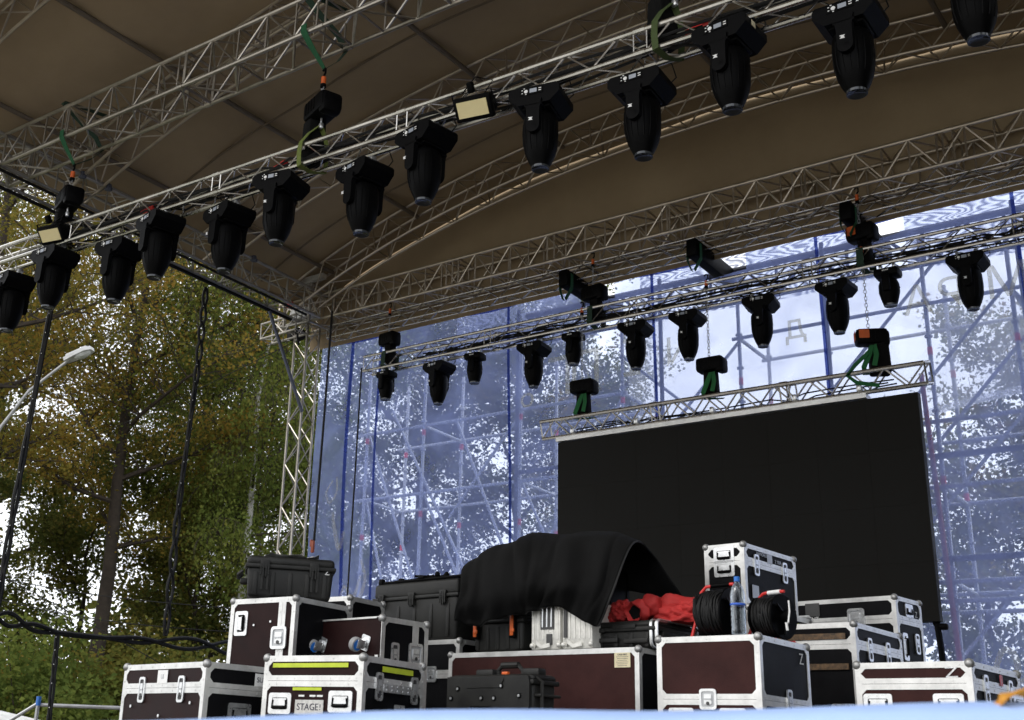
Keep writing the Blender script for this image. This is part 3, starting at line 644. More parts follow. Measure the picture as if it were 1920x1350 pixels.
def stroke(pts, wd):
    k = Vector(TO); b = MB(); P = [Vector((p[0], p[1], 0)) for p in pts]; out = []
    for i in range(len(P)-1):                       # smooth the stroke
        p0, p1, p2, p3 = P[max(i-1, 0)], P[i], P[i+1], P[min(i+2, len(P)-1)]
        for t in range(6):
            t = t/6; out.append(.5*((2*p1)+(p2-p0)*t+(2*p0-5*p1+4*p2-p3)*t*t+(3*p1-p0-3*p2+p3)*t**3))
    out.append(P[-1])
    b.ribbon([Vector((q.x, wob(q.x, q.y)-.03, q.y))-k for q in out], wd, (0, 1, 0), .004) if False else None
    vs = []
    for i, q in enumerate(out):
        t = (out[min(i+1, len(out)-1)]-out[max(i-1, 0)]).normalized(); n = Vector((-t.y, t.x, 0)); ww = wd*(.55+.45*math.sin(math.pi*i/len(out)))
        for s in (-1, 1): e = q+n*(s*ww/2); vs.append(Vector((e.x, wob(e.x, e.y)-.03, e.y))-k)
    b.add(vs, [(2*i, 2*i+1, 2*i+3, 2*i+2) for i in range(len(out)-1)]); b.build('script_stroke', M_LET, bd)
stroke([(-3.22, 2.45), (-3.2, 2.8), (-3.08, 3.08), (-2.96, 3.0), (-2.98, 2.75), (-3.2, 2.45), (-3.4, 2.2)], .075)
stroke([(-2.96, 2.72), (-2.84, 2.78), (-2.82, 2.6), (-2.96, 2.45), (-2.8, 2.3), (-2.6, 2.5), (-2.5, 2.75)], .075)
stroke([(-13.28, 5.55), (-13.2, 5.2), (-13.1, 4.92), (-13.0, 5.2)], .09)
stroke([(-12.95, 4.3), (-13.02, 4.15), (-12.93, 4.0), (-12.86, 4.18), (-12.95, 4.3)], .07)
stroke([(-12.6, 4.45), (-12.68, 4.2), (-12.76, 4.05), (-12.6, 4.1), (-12.5, 4.4), (-12.6, 4.7)], .08)
stroke([(-13.3, 6.1), (-13.45, 5.9), (-13.35, 5.72), (-13.2, 5.9), (-13.22, 6.15)], .05)
WO = (-4, 15.72, 7)
wb = thing('white_banner', 'white gauze banner sagging behind the scaffold at upper right', 'banner', WO)
def wbot(x): t = (x+8.25)/11; return 6.40+.30*math.cos((x+4.9)*.42)*-1+.10*abs(x+5.3)*.5+(.9 if x < -8.1 else 0)
wy = lambda x, z: 15.72+.05*math.sin(x*2.3+z*2)+.04*math.sin(x*.9-z*3)
sheet('banner_sheet', -8.28, 3.0, wy, wbot, lambda x: 8.3, M_WHITE, wb, 60, 20, WO)
b = MB(); b.ribbon([Vector((x, wy(x, wbot(x))-.02, wbot(x)+.03))-Vector(WO) for x in [-8.05+.35*i for i in range(31)]], .10, (0, 0, 1), .004); b.build('hem', M_WHITE, wb)
for x0, x1, lab in ((-7.85, -4.30, 'rippled white double mesh above the back truss left of the orange stickered hoist'), (-3.85, 2.8, 'rippled white double mesh at the right border under the roof edge'), (-11.4, -8.6, 'rippled pale mesh strip above the back lighting truss left of centre')):
    o = sheet('shade_mesh', x0, x1, lambda x, z: 15.4+.05*math.sin(x*2), lambda x: 8.12, lambda x: 9.0, M_MOIRE, None, 40, 8); tag(o, lab, 'mesh', 'rippled mesh panels along the top of the backdrop')
# scaffold
SO = (-6, 15.2, 0)
sf = thing('scaffold', 'galvanised scaffold with red marked tubes standing behind the tarpaulin', 'scaffold', SO)
def T(p, q, nm='ledger', m=None, r=.028):
    b = MB(); p = Vector(p)-Vector(SO); q = Vector(q)-Vector(SO); b.tube(p, q, r, 8); return b.build(nm, m or M_SCAF, sf)
SX = [-13.1, -11.85, -9.90, -8.07, -6.2, -4.94, -3.65, -2.62, -.6, 1.4]
for yy in (15.2, 16.3):
    for i, x in enumerate(SX):
        if yy > 16 and i % 2 and x > -8: continue
        s = T((x, yy, 0), (x, yy, 8.5 if yy < 16 else 8.2), 'standard')
        b = MB(); z = .6
        while z < 8.5: b.tube((x-SO[0], yy-SO[1], z-.012), (x-SO[0], yy-SO[1], z+.012), .05, 10); z += .5
        b.build('rosette', M_SCAF, s)
        b = MB()
        for z in (2.9+.25*(i % 3), 5.2+.3*(i % 2), 6.9): b.tube((x-SO[0], yy-SO[1], z-.05), (x-SO[0], yy-SO[1], z+.05), .032, 8)
        b.build('red_band', M_SCRED, s)
LV = (2.2, 4.1, 5.85, 7.02)
for yy in (15.2, 16.3):
    for z in LV: T((-13.3, yy, z), (-8.0, yy, z))
    for z in (2.5, 3.72, 3.95, 5.12, 5.96, 7.55): T((-6.3, yy, z), (1.6, yy, z))
T((-3.75, 15.16, 5.5), (1.6, 15.16, 5.5), 'toe_board', M_SCAFD, .04); T((-3.75, 15.16, 4.22), (1.6, 15.16, 4.22), 'toe_board', M_SCAFD, .04); T((-9.9, 15.16, 5.98), (-8.0, 15.16, 6.0), 'toe_board', M_SCAFD, .035)
for x0, z0, x1, z1 in ((-4.8, 3.7, -1.9, 6.75), (-3.83, 5.53, -2.0, 7.5), (-5.6, 5.9, -3.3, 8.35), (-4.3, 5.9, -2.6, 7.72), (-3.9, 2.8, -2.2, 4.65), (-2.6, 2.4, -.6, 4.5), (-13.1, 7.0, -11.85, 4.1), (-12.6, 7.4, -10.2, 3.2), (-11.85, 5.85, -9.9, 2.2), (-11.2, 7.02, -9.9, 4.1), (-9.9, 5.85, -8.3, 2.6), (-9.9, 4.1, -8.07, 7.02), (-8.07, 7.6, -6.2, 5.9), (-6.2, 7.55, -7.6, 6.1), (-13.1, 5.85, -12.2, 3.0), (-9.9, 7.02, -11.3, 5.4), (-2.62, 7.55, -1.6, 6.0)):
    T((x0, 15.26, z0), (x1, 15.26, z1), 'brace', None, .024)
for x, z in ((-13.1, 5.85), (-11.85, 7.02), (-9.9, 5.85), (-9.9, 4.1), (-6.2, 7.55), (-4.94, 3.72), (-2.62, 7.55), (-3.65, 3.95), (-3.65, 5.12), (-11.85, 4.1), (-8.07, 7.02)): T((x, 15.2, z), (x, 16.3, z-.02), 'transom')
b = MB(); b.tube((-3.70-SO[0], 14.85-SO[1], 6.5), (-3.55-SO[0], 14.85-SO[1], 1.6), .03, 8); b.build('red_standard', mat('faded_red_paint', (.42, .06, .05), .6), sf)
gd = thing('lattice_girder', 'dark scaffold lattice girder crossing behind the back lighting truss', 'girder', (-6, 15.2, 8.05))
for z in (0, .50):
    b = MB(); b.tube((-3.8, 0, z+.05), (8, 0, z+.05), .05 if z else .03, 8); b.build('chord', M_SCAFD, gd)
b = MB(); x = -3.6
while x < 7.8: b.tube((x, 0, .05), (x+.5, 0, .55), .025, 6, cap=False); b.tube((x+.5, 0, .55), (x+1.0, 0, .05), .025, 6, cap=False); b.tube((x, 0, .05), (x, 0, .55), .025, 6, cap=False); x += 1.0
b.build('lattice', M_SCAFD, gd)
for x, lab in ((-9.80, 'dark upright post behind the tarpaulin left of centre'), (-7.3, 'dark post behind the left edge of the white banner'), (-4.86, 'dark post behind the white banner left of the right hoist'), (-2.45, 'dark post behind the white banner at the right border')):
    b = MB(); b.tube((0, 0, 0), (0, 0, 8.62), .032, 8); o = b.build('steel_post', M_SCAFD, None, (x, 14.95, 0)); tag(o, lab, 'post', 'dark posts behind the tarpaulin')
# ------------------------------------------------------------------ flight cases
FACES = {'front': lambda W, S: ((0, -S/2, 0), (1, 0, 0), W), 'right': lambda W, S: ((W/2, 0, 0), (0, 1, 0), S), 'left': lambda W, S: ((-W/2, 0, 0), (0, -1, 0), S), 'back': lambda W, S: ((0, S/2, 0), (-1, 0, 0), W)}
def face_frame(face, W, S, u, z, out=0.):
    o, d, L = FACES[face](W, S); d = Vector(d); n = d.cross(Vector((0, 0, 1)))
    return frame(Vector(o)+d*u+Vector((0, 0, z))+n*out, d, (0, 0, 1))
def rivets(b, F, pts, r=.0065, mi=0):
    for x, y in pts: b.prism([(x+r*math.cos(k*1.047), y+r*math.sin(k*1.047)) for k in range(6)], .004, .0075, F, mi)
def strip(b, F, x0, y0, x1, y1, th=.005, riv=.13):
    b.prism([(x0, y0), (x1, y0), (x1, y1), (x0, y1)], 0, th, F)
    w, h = x1-x0, y1-y0
    if riv:
        if w > h:
            n = max(1, int(w/riv)); b_ = [(x0+w*(i+.5)/n, (y0+y1)/2) for i in range(n)]
        else:
            n = max(1, int(h/riv)); b_ = [((x0+x1)/2, y0+h*(i+.5)/n) for i in range(n)]
        rivets(b, F, b_)
def bolts(parent, F, pts, r):
    for p in pts: b = MB(); rivets(b, F, [p], r); b.build('rivet', M_ZINC, parent)
def latch(parent, F, tall=False, dark=False):
    b = MB(); w, h = (.075, .165) if tall else (.115, .125)
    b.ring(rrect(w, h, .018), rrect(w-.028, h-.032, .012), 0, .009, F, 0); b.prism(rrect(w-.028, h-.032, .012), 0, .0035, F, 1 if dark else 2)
    b.prism(rrect(w*.45, h*.5, .006), .003, .010, F, 0); b.prism([(-w*.22, -.004), (w*.22, -.004), (w*.22, .004), (-w*.22, .004)], .01, .014, F, 2)
    b.prism([(.011*math.cos(k*.785), -h*.2+.011*math.sin(k*.785)) for k in range(8)], .009, .013, F, 1)
    rivets(b, F, [(sx*(w/2-.008), sy*(h/2-.009)) for sx in (-1, 1) for sy in (-1, 1)]+[(0, h/2-.008), (0, -h/2+.008)], .004)
    return b.build('latch', [M_ZINC, M_DARKHOLE, M_GREY], parent)
def handle(parent, F, w=.175, h=.125):
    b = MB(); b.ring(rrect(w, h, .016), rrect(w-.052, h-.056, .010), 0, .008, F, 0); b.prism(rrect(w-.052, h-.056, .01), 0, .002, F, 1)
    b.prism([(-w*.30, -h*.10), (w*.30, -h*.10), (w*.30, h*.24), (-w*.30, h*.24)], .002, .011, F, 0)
    rivets(b, F, [(sx*(w/2-.012), sy*(h/2-.012)) for sx in (-1, 0, 1) for sy in (-1, 1)]+[(sx*(w/2-.012), 0) for sx in (-1, 1)]+[(q, h*.13) for q in (-w*.2, -.01, .01, w*.2)], .0045)
    o = b.build('handle', [M_ZINC, M_DARKHOLE], parent)
    g = MB(); g.M = F.copy(); y = -h*.20; g.path([(-w*.29, h*.16, .012), (-w*.31, y, .014), (w*.31, y, .014), (w*.29, h*.16, .012)], .0065, 6); g.tube((-w*.25, y, .014), (w*.25, y, .014), .011, 8); g.build('grip', M_BLKG, o); return o
def ball(parent, p):
    b = MB(); b.sphere(p, .029, n=12)
    for ax in range(3):
        d = Vector((0, 0, 0)); d[ax] = -.052 if p[ax] > 0 else .052
    return b.build('ball_corner', M_BALL, parent)
def castor(parent, F, flip=1):
    r = MB(); r.M = F.copy(); r.prism(rrect(.085, .105, .012), 0, .004); rivets(r, Matrix.Identity(4), [(sx*.032, sy*.04) for sx in (-1, 1) for sy in (-1, 1)], .006)
    r.lathe([(.034, 0), (.034, .02), (.02, .03)], 14, Matrix.Translation((0, 0, .004))); r.rbox((-.027*flip, -.01, .06), (.006, .06, .07), .002); r.rbox((.027*flip, -.01, .06), (.006, .06, .07), .002); r.tube((-.034, -.02, .085), (.034, -.02, .085), .009, 8)
    o = r.build('castor', M_ZINC, parent)
    X = F @ Matrix.Translation((0, -.02, .085)) @ Matrix.Rotation(rad(90), 4, 'Y')
    t = MB(); t.lathe([(.036, -.022), (.047, -.02), (.05, -.012), (.05, .012), (.047, .02), (.036, .022)], 22, X); t.build('tyre', M_TYRE, o)
    t = MB(); t.lathe([(.012, -.024), (.037, -.0235), (.037, .0235), (.012, .024)], 18, X); t.build('rim', M_BLUEP, o); return o
TW = .036
def case(label, N, yaw, W, S, z0, lid=None, pm=M_MAR, pm_side=M_BPLY, latches=(), handles=(), balls=True, faces=('front', 'right'), vlid=None, front_trim=True, group='flight cases stacked on the stage', bare=False):
    a = rad(yaw); u = Vector((math.cos(a), math.sin(a), 0)); v = Vector((-math.sin(a), math.cos(a), 0)); N = Vector(N)
    c = N-u*W/2+v*S/2; H = N.z-z0
    r = thing('flight_case', label, 'flight case', (c.x, c.y, z0), a, group)
    # panels: two bodies so that the lid is its own part
    i = .006; hz = H-lid if lid else H
    def body(nm, za, zb):
        b = MB(); b.box((0, 0, (za+zb)/2), (W-2*i, S-2*i, zb-za), 1)
        F = face_frame('front', W-2*i, S-2*i, 0, (za+zb)/2, .0005)
        b.prism([(-W/2+i, -(zb-za)/2), (W/2-i, -(zb-za)/2), (W/2-i, (zb-za)/2), (-W/2+i, (zb-za)/2)], 0, .0015, F, 0)
        return b.build(nm, [pm, pm_side], r, smooth=False)
    if lid: body('body', .02, hz-.0015); body('lid', hz+.0015, H-.003)
    else: body('body', .02, H-.003)
    b = MB()
    for f in ('front', 'right', 'left', 'back'):
        L = FACES[f](W, S)[2]; F = face_frame(f, W, S, 0, 0, -.006 if f in ('left', 'back') else -.0045)
        if f == 'front' and not front_trim:
            continue
        strip(b, F, -L/2, H-TW, L/2, H); strip(b, F, -L/2, 0, L/2, TW)
        strip(b, F, -L/2, TW, -L/2+TW, H-TW); strip(b, F, L/2-TW, TW, L/2, H-TW)
        k = .028
        zs = [(TW, 1), (H-TW, -1)]
        if lid:
            strip(b, F, -L/2+TW, hz+.001, L/2-TW, hz+.032); strip(b, F, -L/2+TW, hz-.034, L/2-TW, hz-.001)
            zs += [(hz+.032, 1), (hz-.034, -1)]
        if vlid and f in ('front',) or (vlid and f == 'back'):
            strip(b, F, vlid-.034, TW, vlid-.001, H-TW); strip(b, F, vlid+.001, TW, vlid+.034, H-TW)
        for z, s in zs:                                  # corner gussets
            for sx in (-1, 1):
                x = sx*(L/2-TW); P = [(x, z), (x-sx*k, z), (x, z+s*k)]
                if sx*s > 0: P = P[::-1]
                b.prism(P if True else P, 0, .0045, F); rivets(b, F, [(sx*(L/2-.016), z+s*.012), (sx*(L/2-.05), z-s*.014)], .0045)
    F = frame((0, 0, H-.0055), (1, 0, 0), (0, 1, 0))
    strip(b, F, -W/2+.001, -S/2+.001, W/2-.001, -S/2+TW, .006, .15); strip(b, F, -W/2+.001, S/2-TW, W/2-.001, S/2-.001, .006, .15)
    strip(b, F, -W/2+.001, -S/2+TW, -W/2+TW, S/2-TW, .006, .15); strip(b, F, W/2-TW, -S/2+TW, W/2-.001, S/2-TW, .006, .15)
    b.build('edge_trim', M_BLK if bare else M_TRIM, r)
    if balls:
        for sx in (-1, 1):
            for sy in (-1, 1): ball(r, Vector((sx*(W/2-.012), sy*(S/2-.012), H-.012)))
    for f, uu, z, tall in latches: latch(r, face_frame(f, W, S, uu, z, .0005), tall, tall)
    for f, uu, z in handles: handle(r, face_frame(f, W, S, uu, z, -.003))
    r['dims'] = (W, S, H); return r
def plate(parent, F, w, h, m, nm='name_plate', th=.003):
    b = MB(); b.prism([(-w/2, -h/2), (w/2, -h/2), (w/2, h/2), (-w/2, h/2)], 0, th, F); return b.build(nm, m, parent, smooth=False)
def off(F, x=0, y=0, z=0): return F @ Matrix.Translation((x, y, z))
M_INK = mat('marker_ink', (.05, .05, .07), .7)
M_CHALK = mat('chalk_white', (.75, .75, .74), .8, 0, .4, 60)
# 1 leftmost low case
H = 2.176-FZ
c = case('low flight case with two tall front latches, leftmost on the stage', (-5.718, 5.212, 2.176), -9, 1.0, .52, FZ, .155, M_DMAR, M_BPLY, [('front', -.24, H-.165, 1), ('front', .24, H-.165, 1)], [('right', .02, H-.30), ('front', -.26, H-.52), ('front', .27, H-.52)])
F = face_frame('front', 1.0, .52, .0, H-.085, .0005); plate(c, F, .12, .085, M_WHT); text_obj('lettering', 'UI', .04, M_GREY, c, off(F, 0, 0, .004))
F = face_frame('right', 1.0, .52, .17, H-.085, .001); plate(c, F, .10, .08, M_WHT); text_obj('lettering', 'SUF', .045, M_INK, c, off(F, 0, 0, .004))
bolts(c, face_frame('front', 1.0, .52, 0, 0, 0), [(-.36, H-.27), (0, H-.33), (.36, H-.25), (.4, H-.42), (-.4, H-.44)], .011)
# 2 STAGE case
H = 2.224-FZ
c = case('flight case with yellow tape strips and white plate reading STAGE', (-4.66, 5.491, 2.224), 5, .76, .68, FZ, .15, M_DMAR, M_BPLY, [('right', -.17, H-.17, 1), ('right', .22, H-.17, 1)], [('front', -.235, H-.285), ('front', .225, H-.27)])
F = face_frame('front', .76, .68, -.02, H-.058, .001); plate(c, F, .58, .026, M_NEON, 'yellow_tape'); F = face_frame('front', .76, .68, -.03, H-.198, .001); plate(c, F, .22, .018, M_NEON, 'yellow_tape')
F = face_frame('right', .76, .68, .03, H-.065, .001); plate(c, F, .34, .032, M_NEON, 'yellow_tape')
F = face_frame('front', .76, .68, -.005, H-.305, .002); plate(c, F, .215, .085, M_PLATE); text_obj('lettering', 'STAGE', .056, M_INK, c, off(F, -.01, 0, .004)); text_obj('lettering', '!', .05, M_INK, c, off(F, .085, .0, .004))
F = face_frame('right', .76, .68, .06, H-.30, .001); b = MB(); b.prism(rrect(.11, .07, .006), 0, .006, F); rivets(b, F, [(-.04, .02), (0, .02), (.04, .02), (-.04, -.02), (.04, -.02)]); b.build('hinge_plate', M_ZINC, c)
F = face_frame('right', .76, .68, .02, H-.175, .003); b = MB(); b.prism(rrect(.3, .05, .006), .004, .010, F); rivets(b, off(F, 0, 0, .006), [(x, y) for x in (-.12, -.06, 0, .06, .12) for y in (-.012, .012)]); b.build('long_hinge', M_ZINC, c)
b = MB(); F = face_frame('front', .76, .68, 0, H-.238, .001)
for x in (-.07, .015, .07): b.prism([(x-.022, -.006), (x+.022, -.006), (x+.022, .005), (x-.022, .005)], 0, .001, F)
b.build('scuffed_tape', M_WHT, c, smooth=False)
# 3 tall maroon case with recessed handle
H = 2.703-FZ
c = case('upright maroon flight case with recessed handle and blue castor at its side', (-5.836, 6.103, 2.703), 2, .63, .62, FZ, None, M_DMAR, M_BPLY, [], [], vlid=.19)
h = handle(c, face_frame('front', .63, .62, -.20, H-.175, -.003) @ Matrix.Rotation(rad(90), 4, 'Z')); latch(c, face_frame('front', .63, .62, .185, H-.285, .006) @ Matrix.Scale(1.25, 4), False)
castor(c, face_frame('left', .63, .62, .1, H-.20), -1); castor(c, face_frame('left', .63, .62, -.2, H-.85), 1)
bolts(c, face_frame('front', .63, .62, 0, 0, 0), [(-.07, H-.19), (.09, H-.17), (-.2, H-.48), (-.1, H-.48)], .009)
# case behind it
case('black flight case behind the upright maroon case, only its top corner showing', (-6.20, 7.10, 2.85), 2, .55, .45, FZ, None, M_BPLY, M_BPLY, [], [])
# 4 case lying on its back with castors
H = 2.574-FZ
c = case('maroon flight case lying on its side with two blue castors facing the camera', (-5.249, 6.355, 2.574), -6, .76, .47, FZ, None, M_DMAR, M_BPLY, [], [], front_trim=False)
for x in (-.22, .225): castor(c, face_frame('front', .76, .47, x, H-.175, .0005) @ Matrix.Rotation(rad(-18), 4, 'Z'), 1)
castor(c, face_frame('front', .76, .47, -.22, H-.8, .0005)); castor(c, face_frame('front', .76, .47, .22, H-.8, .0005))
F = face_frame('right', .76, .47, 0, 0, .0005); b = MB(); strip(b, F, .07, TW, .10, H-TW, .005); strip(b, F, .102, TW, .13, H-TW, .005); b.build('lid_rail', M_TRIM, c)
latch(c, face_frame('right', .76, .47, -.10, H-.25, .002), True, True); latch(c, face_frame('right', .76, .47, .10, H-.23, .006) @ Matrix.Scale(1.2, 4), False)
b = MB(); F = face_frame('front', .76, .47, 0, 0, .0)
for p in ([(-.345, 0), (-.345, .2), (-.31, .2), (-.31, 0)], [(.33, .3), (.36, .3), (.36, H-.26), (.33, H-.26)], [(-.345, H-.37), (-.31, H-.37), (-.31, H-.27), (-.345, H-.27)]): b.prism(list(reversed(p)), .001, .006, F)
strip(b, F, -.35, H-.012, .33, H, .005); b.build('edge_trim', M_TRIM, c)
# 5 dark case behind
H = 2.575-FZ
c = case('black flight case with a silver latch carrying the large black equipment case', (-5.631, 7.804, 2.575), -6, 1.05, .6, FZ, .27, M_BPLY, M_BPLY, [('front', .23, H-.27, 0), ('front', -.3, H-.27, 0)], [('front', .33, H-.64)])
# 6 long maroon case
H = 2.447-FZ
c = case('long maroon flight case with a cream sticker in its upper right corner', (-3.882, 7.493, 2.447), -5, 1.74, .85, FZ, None, M_MAR, M_BPLY, [], [('front', .34, H-.50), ('front', .575, H-.535), ('front', -.6, H-.5)])
F = face_frame('front', 1.74, .85, .735, H-.085, .0018); p_ = plate(c, F, .13, .10, M_PAPER, 'sticker', .001)
for k in range(6): plate(p_, off(F, 0, .022-.012*k, .001), .10-.012*(k % 3), .0025, M_INK, 'print_line', .0006)
text_obj('lettering', 'CASE-PRO', .017, M_INK, p_, off(F, 0, .037, .002))
# 7 maroon box
H = 2.464-FZ
c = case('maroon flight case with a wide clean front carrying two cable drums', (-2.855, 7.087, 2.464), -3, .71, .73, FZ, .385, M_MAR, M_BPLY, [('front', .0, H-.385, 0), ('right', .02, H-.385, 1)], [('front', -.19, H-.50), ('front', .16, H-.50)])
text_obj('lettering', 'Z', .10, M_CHALK, c, face_frame('right', .71, .73, .24, H-.10, .001))
# 10 right front
H = 2.325-FZ
c = case('wide flight case with two handles and a red sticker at the far right', (-1.751, 7.484, 2.325), -5, .69, .86, FZ, .125, M_MAR, M_BPLY, [('right', -.22, H-.145, 1), ('right', .22, H-.145, 1)], [('front', -.215, H-.245), ('front', .2, H-.245), ('right', .36, H-.2)])
text_obj('lettering', 'N', .10, M_CHALK, c, face_frame('front', .69, .86, .235, H-.062, .001) @ Matrix.Rotation(rad(92), 4, 'Z'))
F = face_frame('right', .69, .86, .06, H-.075, .004); plate(c, F, .05, .065, M_RED, 'sticker', .002)
# 8 black with strips
H = 2.699-FZ
c = case('black flight case with two worn brass strips across its front', (-2.743, 8.557, 2.699), -4, .60, .88, FZ, .15, M_BPLY, M_BPLY, [('right', -.2, H-.17, 1), ('right', .14, H-.17, 1)], [('front', .18, H-.62)])
for z in (.095, .305):
    F = face_frame('front', .60, .88, -.03, H-z, .0016); plate(c, F, .52 if z < .2 else .54, .042, M_WOOD, 'worn_strip', .01)
# 9 behind right
H = 3.084-FZ
c = case('black flight case with a big front latch standing at the lower right of the screen', (-2.874, 10.038, 3.084), -8, .92, .48, FZ, .185, M_BPLY, M_BPLY, [('front', .12, H-.185, 0), ('front', -.35, H-.185, 0), ('right', .1, H-.36, 1)], [])
latch(c, face_frame('front', .92, .48, .12, H-.17, .004) @ Matrix.Scale(1.3, 4)); handle(c, face_frame('right', .92, .48, .0, H-.1, -.003), .14, .11); handle(c, face_frame('right', .92, .48, -.12, H-.40, -.003) @ Matrix.Rotation(rad(90), 4, 'Z'), .22, .09)
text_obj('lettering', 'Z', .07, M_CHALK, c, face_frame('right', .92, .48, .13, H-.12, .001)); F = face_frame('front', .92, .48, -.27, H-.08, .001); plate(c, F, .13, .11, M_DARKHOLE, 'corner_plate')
text_obj('lettering', 'ENT', .05, M_WHT, c, face_frame('front', .92, .48, -.26, H-.16, .006))
# 11 tall case on 11b
c = case('black flight case with yellow stencilled letters under the tall silver edged case', (-3.53, 8.60, 2.855), -6, .55, 1.0, FZ, None, M_BPLY, M_BPLY, [], [])
text_obj('lettering', 'L 051', .055, MATS['yellow_tape'], c, face_frame('right', .55, 1.0, .26, 2.855-FZ-.075, .001)); text_obj('lettering', 'ВИЗУ', .05, MATS['yellow_tape'], c, face_frame('right', .55, 1.0, .25, 2.855-FZ-.125, .001))
H = 3.335-2.86
c = case('tall narrow flight case with a front handle standing highest in front of the screen', (-3.559, 8.62, 3.335), -6, .345, .84, 2.86, .135, M_BPLY, M_BPLY, [('right', -.24, H-.15, 1), ('right', .22, H-.15, 1)], [('front', -.0, H-.19), ('front', .0, H-.085)])
F = face_frame('right', .345, .84, -.02, H-.075, .001); plate(c, F, .08, .07, M_GREY, 'label'); text_obj('lettering', 'HANDELL', .04, M_GREY, c, off(face_frame('right', .345, .84, -.14, H-.075, .001), 0, .02)); text_obj('lettering', '2 YRR', .04, M_GREY, c, off(face_frame('right', .345, .84, .12, H-.08, .001), 0, 0))
F = face_frame('right', .345, .84, -.27, H-.36, .001); plate(c, F, .10, .10, M_GREY, 'label')
# hidden case that holds the drape up
case('black flight case under the black drape, almost hidden', (-4.62, 8.45, 3.18), -4, .9, .28, FZ, None, M_BPLY, M_BPLY, [], [], balls=False, bare=True)
# ------------------------------------------------------------------ moulded plastic cases
def mould(label, N, yaw, W, S, z0, lid, lat=(), name='plastic_case', group='moulded black plastic cases', deco=None):
    a = rad(yaw); u = Vector((math.cos(a), math.sin(a), 0)); v = Vector((-math.sin(a), math.cos(a), 0)); N = Vector(N); c = N-u*W/2+v*S/2; H = N.z-z0
    r = thing(name, label, 'equipment case', (c.x, c.y, z0), a, group)
    b = MB(); b.rbox((0, 0, (H-lid)/2), (W-.03, S-.03, H-lid), .03, seg=3, taper=.05)
    for x in np.linspace(-W*.38, W*.38, 5): b.rbox((float(x), -S/2+.022, (H-lid)*.45), (.035, .02, (H-lid)*.75), .006)
    b.build('body', M_PLA, r)
    b = MB(); b.rbox((0, 0, H-lid/2), (W-.02, S-.02, lid), .03, seg=3)
    b.rbox((0, 0, H-lid), (W, S, .03), .008); b.build('lid', M_PLA, r)
    for x in lat:
        l = MB()
        for q in (-.028, -.01, .01, .028): l.prism(rrect(.009, .11 if abs(q) < .02 else .08, .003), 0, .022, face_frame('front', W, S, x+q, H-lid-.025, -.004))
        l.rbox((x, -S/2-.004, H-lid+.01), (.07, .022, .06), .006); l.build('latch', M_PLA, r)
    return r, H
r, H = mould('black plastic case with white Z mark on top of the upright maroon case', (-6.138+.02, 6.03, 3.002), 48, .01, .01, 2.703, .07) if False else (None, 0)
a = rad(46); N_ = Vector((-6.25, 5.98, 3.01)); u_ = Vector((math.cos(a), math.sin(a), 0))
r, H = mould('black plastic case with white Z mark on top of the upright maroon case', N_+u_*.66, 46, .66, .42, 2.708, .075, (-.19, .17))
for x in (-.205, -.165, .155, .195):
    l = MB(); l.prism(rrect(.014, .19, .004), 0, .02, face_frame('front', .66, .42, x, .15, -.012)); l.build('rib', M_PLA, r)
text_obj('lettering', 'Z', .055, M_CHALK, r, face_frame('front', .66, .42, .265, .205, -.008)); text_obj('lettering', 'Z', .05, M_CHALK, r, face_frame('left', .66, .42, .14, .22, -.009))
l = MB(); l.path([(-.345, -.08, .20), (-.375, -.08, .17), (-.375, .08, .17), (-.345, .08, .20)], .016, 6); l.rbox((-.33, -.02, .13), (.06, .1, .04), .01); l.build('handle', M_PLA, r)
b = MB(); rs = random.Random(4)
pts = [[(-.2+.045*i, -.12+.045*j, .308+.022*abs(math.sin(i*.9+j*.5))+rs.uniform(0, .014)) for j in range(6)] for i in range(10)]
vs = [p for row in pts for p in row]; b.add(vs, [(i*6+j, i*6+6+j, i*6+7+j, i*6+j+1) for i in range(9) for j in range(5)]); b.add([(x, y, z-.004) for x, y, z in vs], [(i*6+j+1, i*6+7+j, i*6+6+j, i*6+j) for i in range(9) for j in range(5)])
o = b.build('white_sheet', mat('white_plastic_film', (.62, .62, .6), .5), None, ang=80); o.location = r.location; o.rotation_euler = (0, 0, a); tag(o, 'crumpled white sheet lying on the black plastic case at left', 'sheet')
r, H = mould('large black plastic case with three ribbed latches standing left of the drape', (-5.66, 7.80, 3.07), -6, 1.0, .5, 2.578, .135, (-.38, -.02, .34))
# folded stands on top of it
ang_ = rad(-6)
for dy, dz, lab, ln in ((.05, .02, 'folded black stand lying along the front of the large plastic case', .86), (.22, .045, 'folded black stand with knob lying behind the other folded stand', .7)):
    t = thing('folded_stand', lab, 'stand', (-6.2, 7.95+dy, 3.07+dz), ang_, 'folded stands on the large plastic case')
    b = MB(); b.tube((-ln*.55, 0, .01), (ln*.6, .02, .02), .014, 8); b.tube((-ln*.5, .03, .0), (ln*.1, .06, .05), .011, 8); b.tube((-.1, .03, .055), (ln*.58, .05, .01), .01, 8); b.build('tubes', M_BLK, t)
    b = MB(); b.rbox((-ln*.55, 0, .02), (.05, .05, .06), .015); b.build('joint', M_BLK, t); b = MB(); b.rbox((.0, .02, .035), (.07, .06, .03), .01); b.build('joint', M_BLK, t); b = MB(); b.sphere((ln*.2, .02, .05), .025); b.build('knob', M_BLK, t)
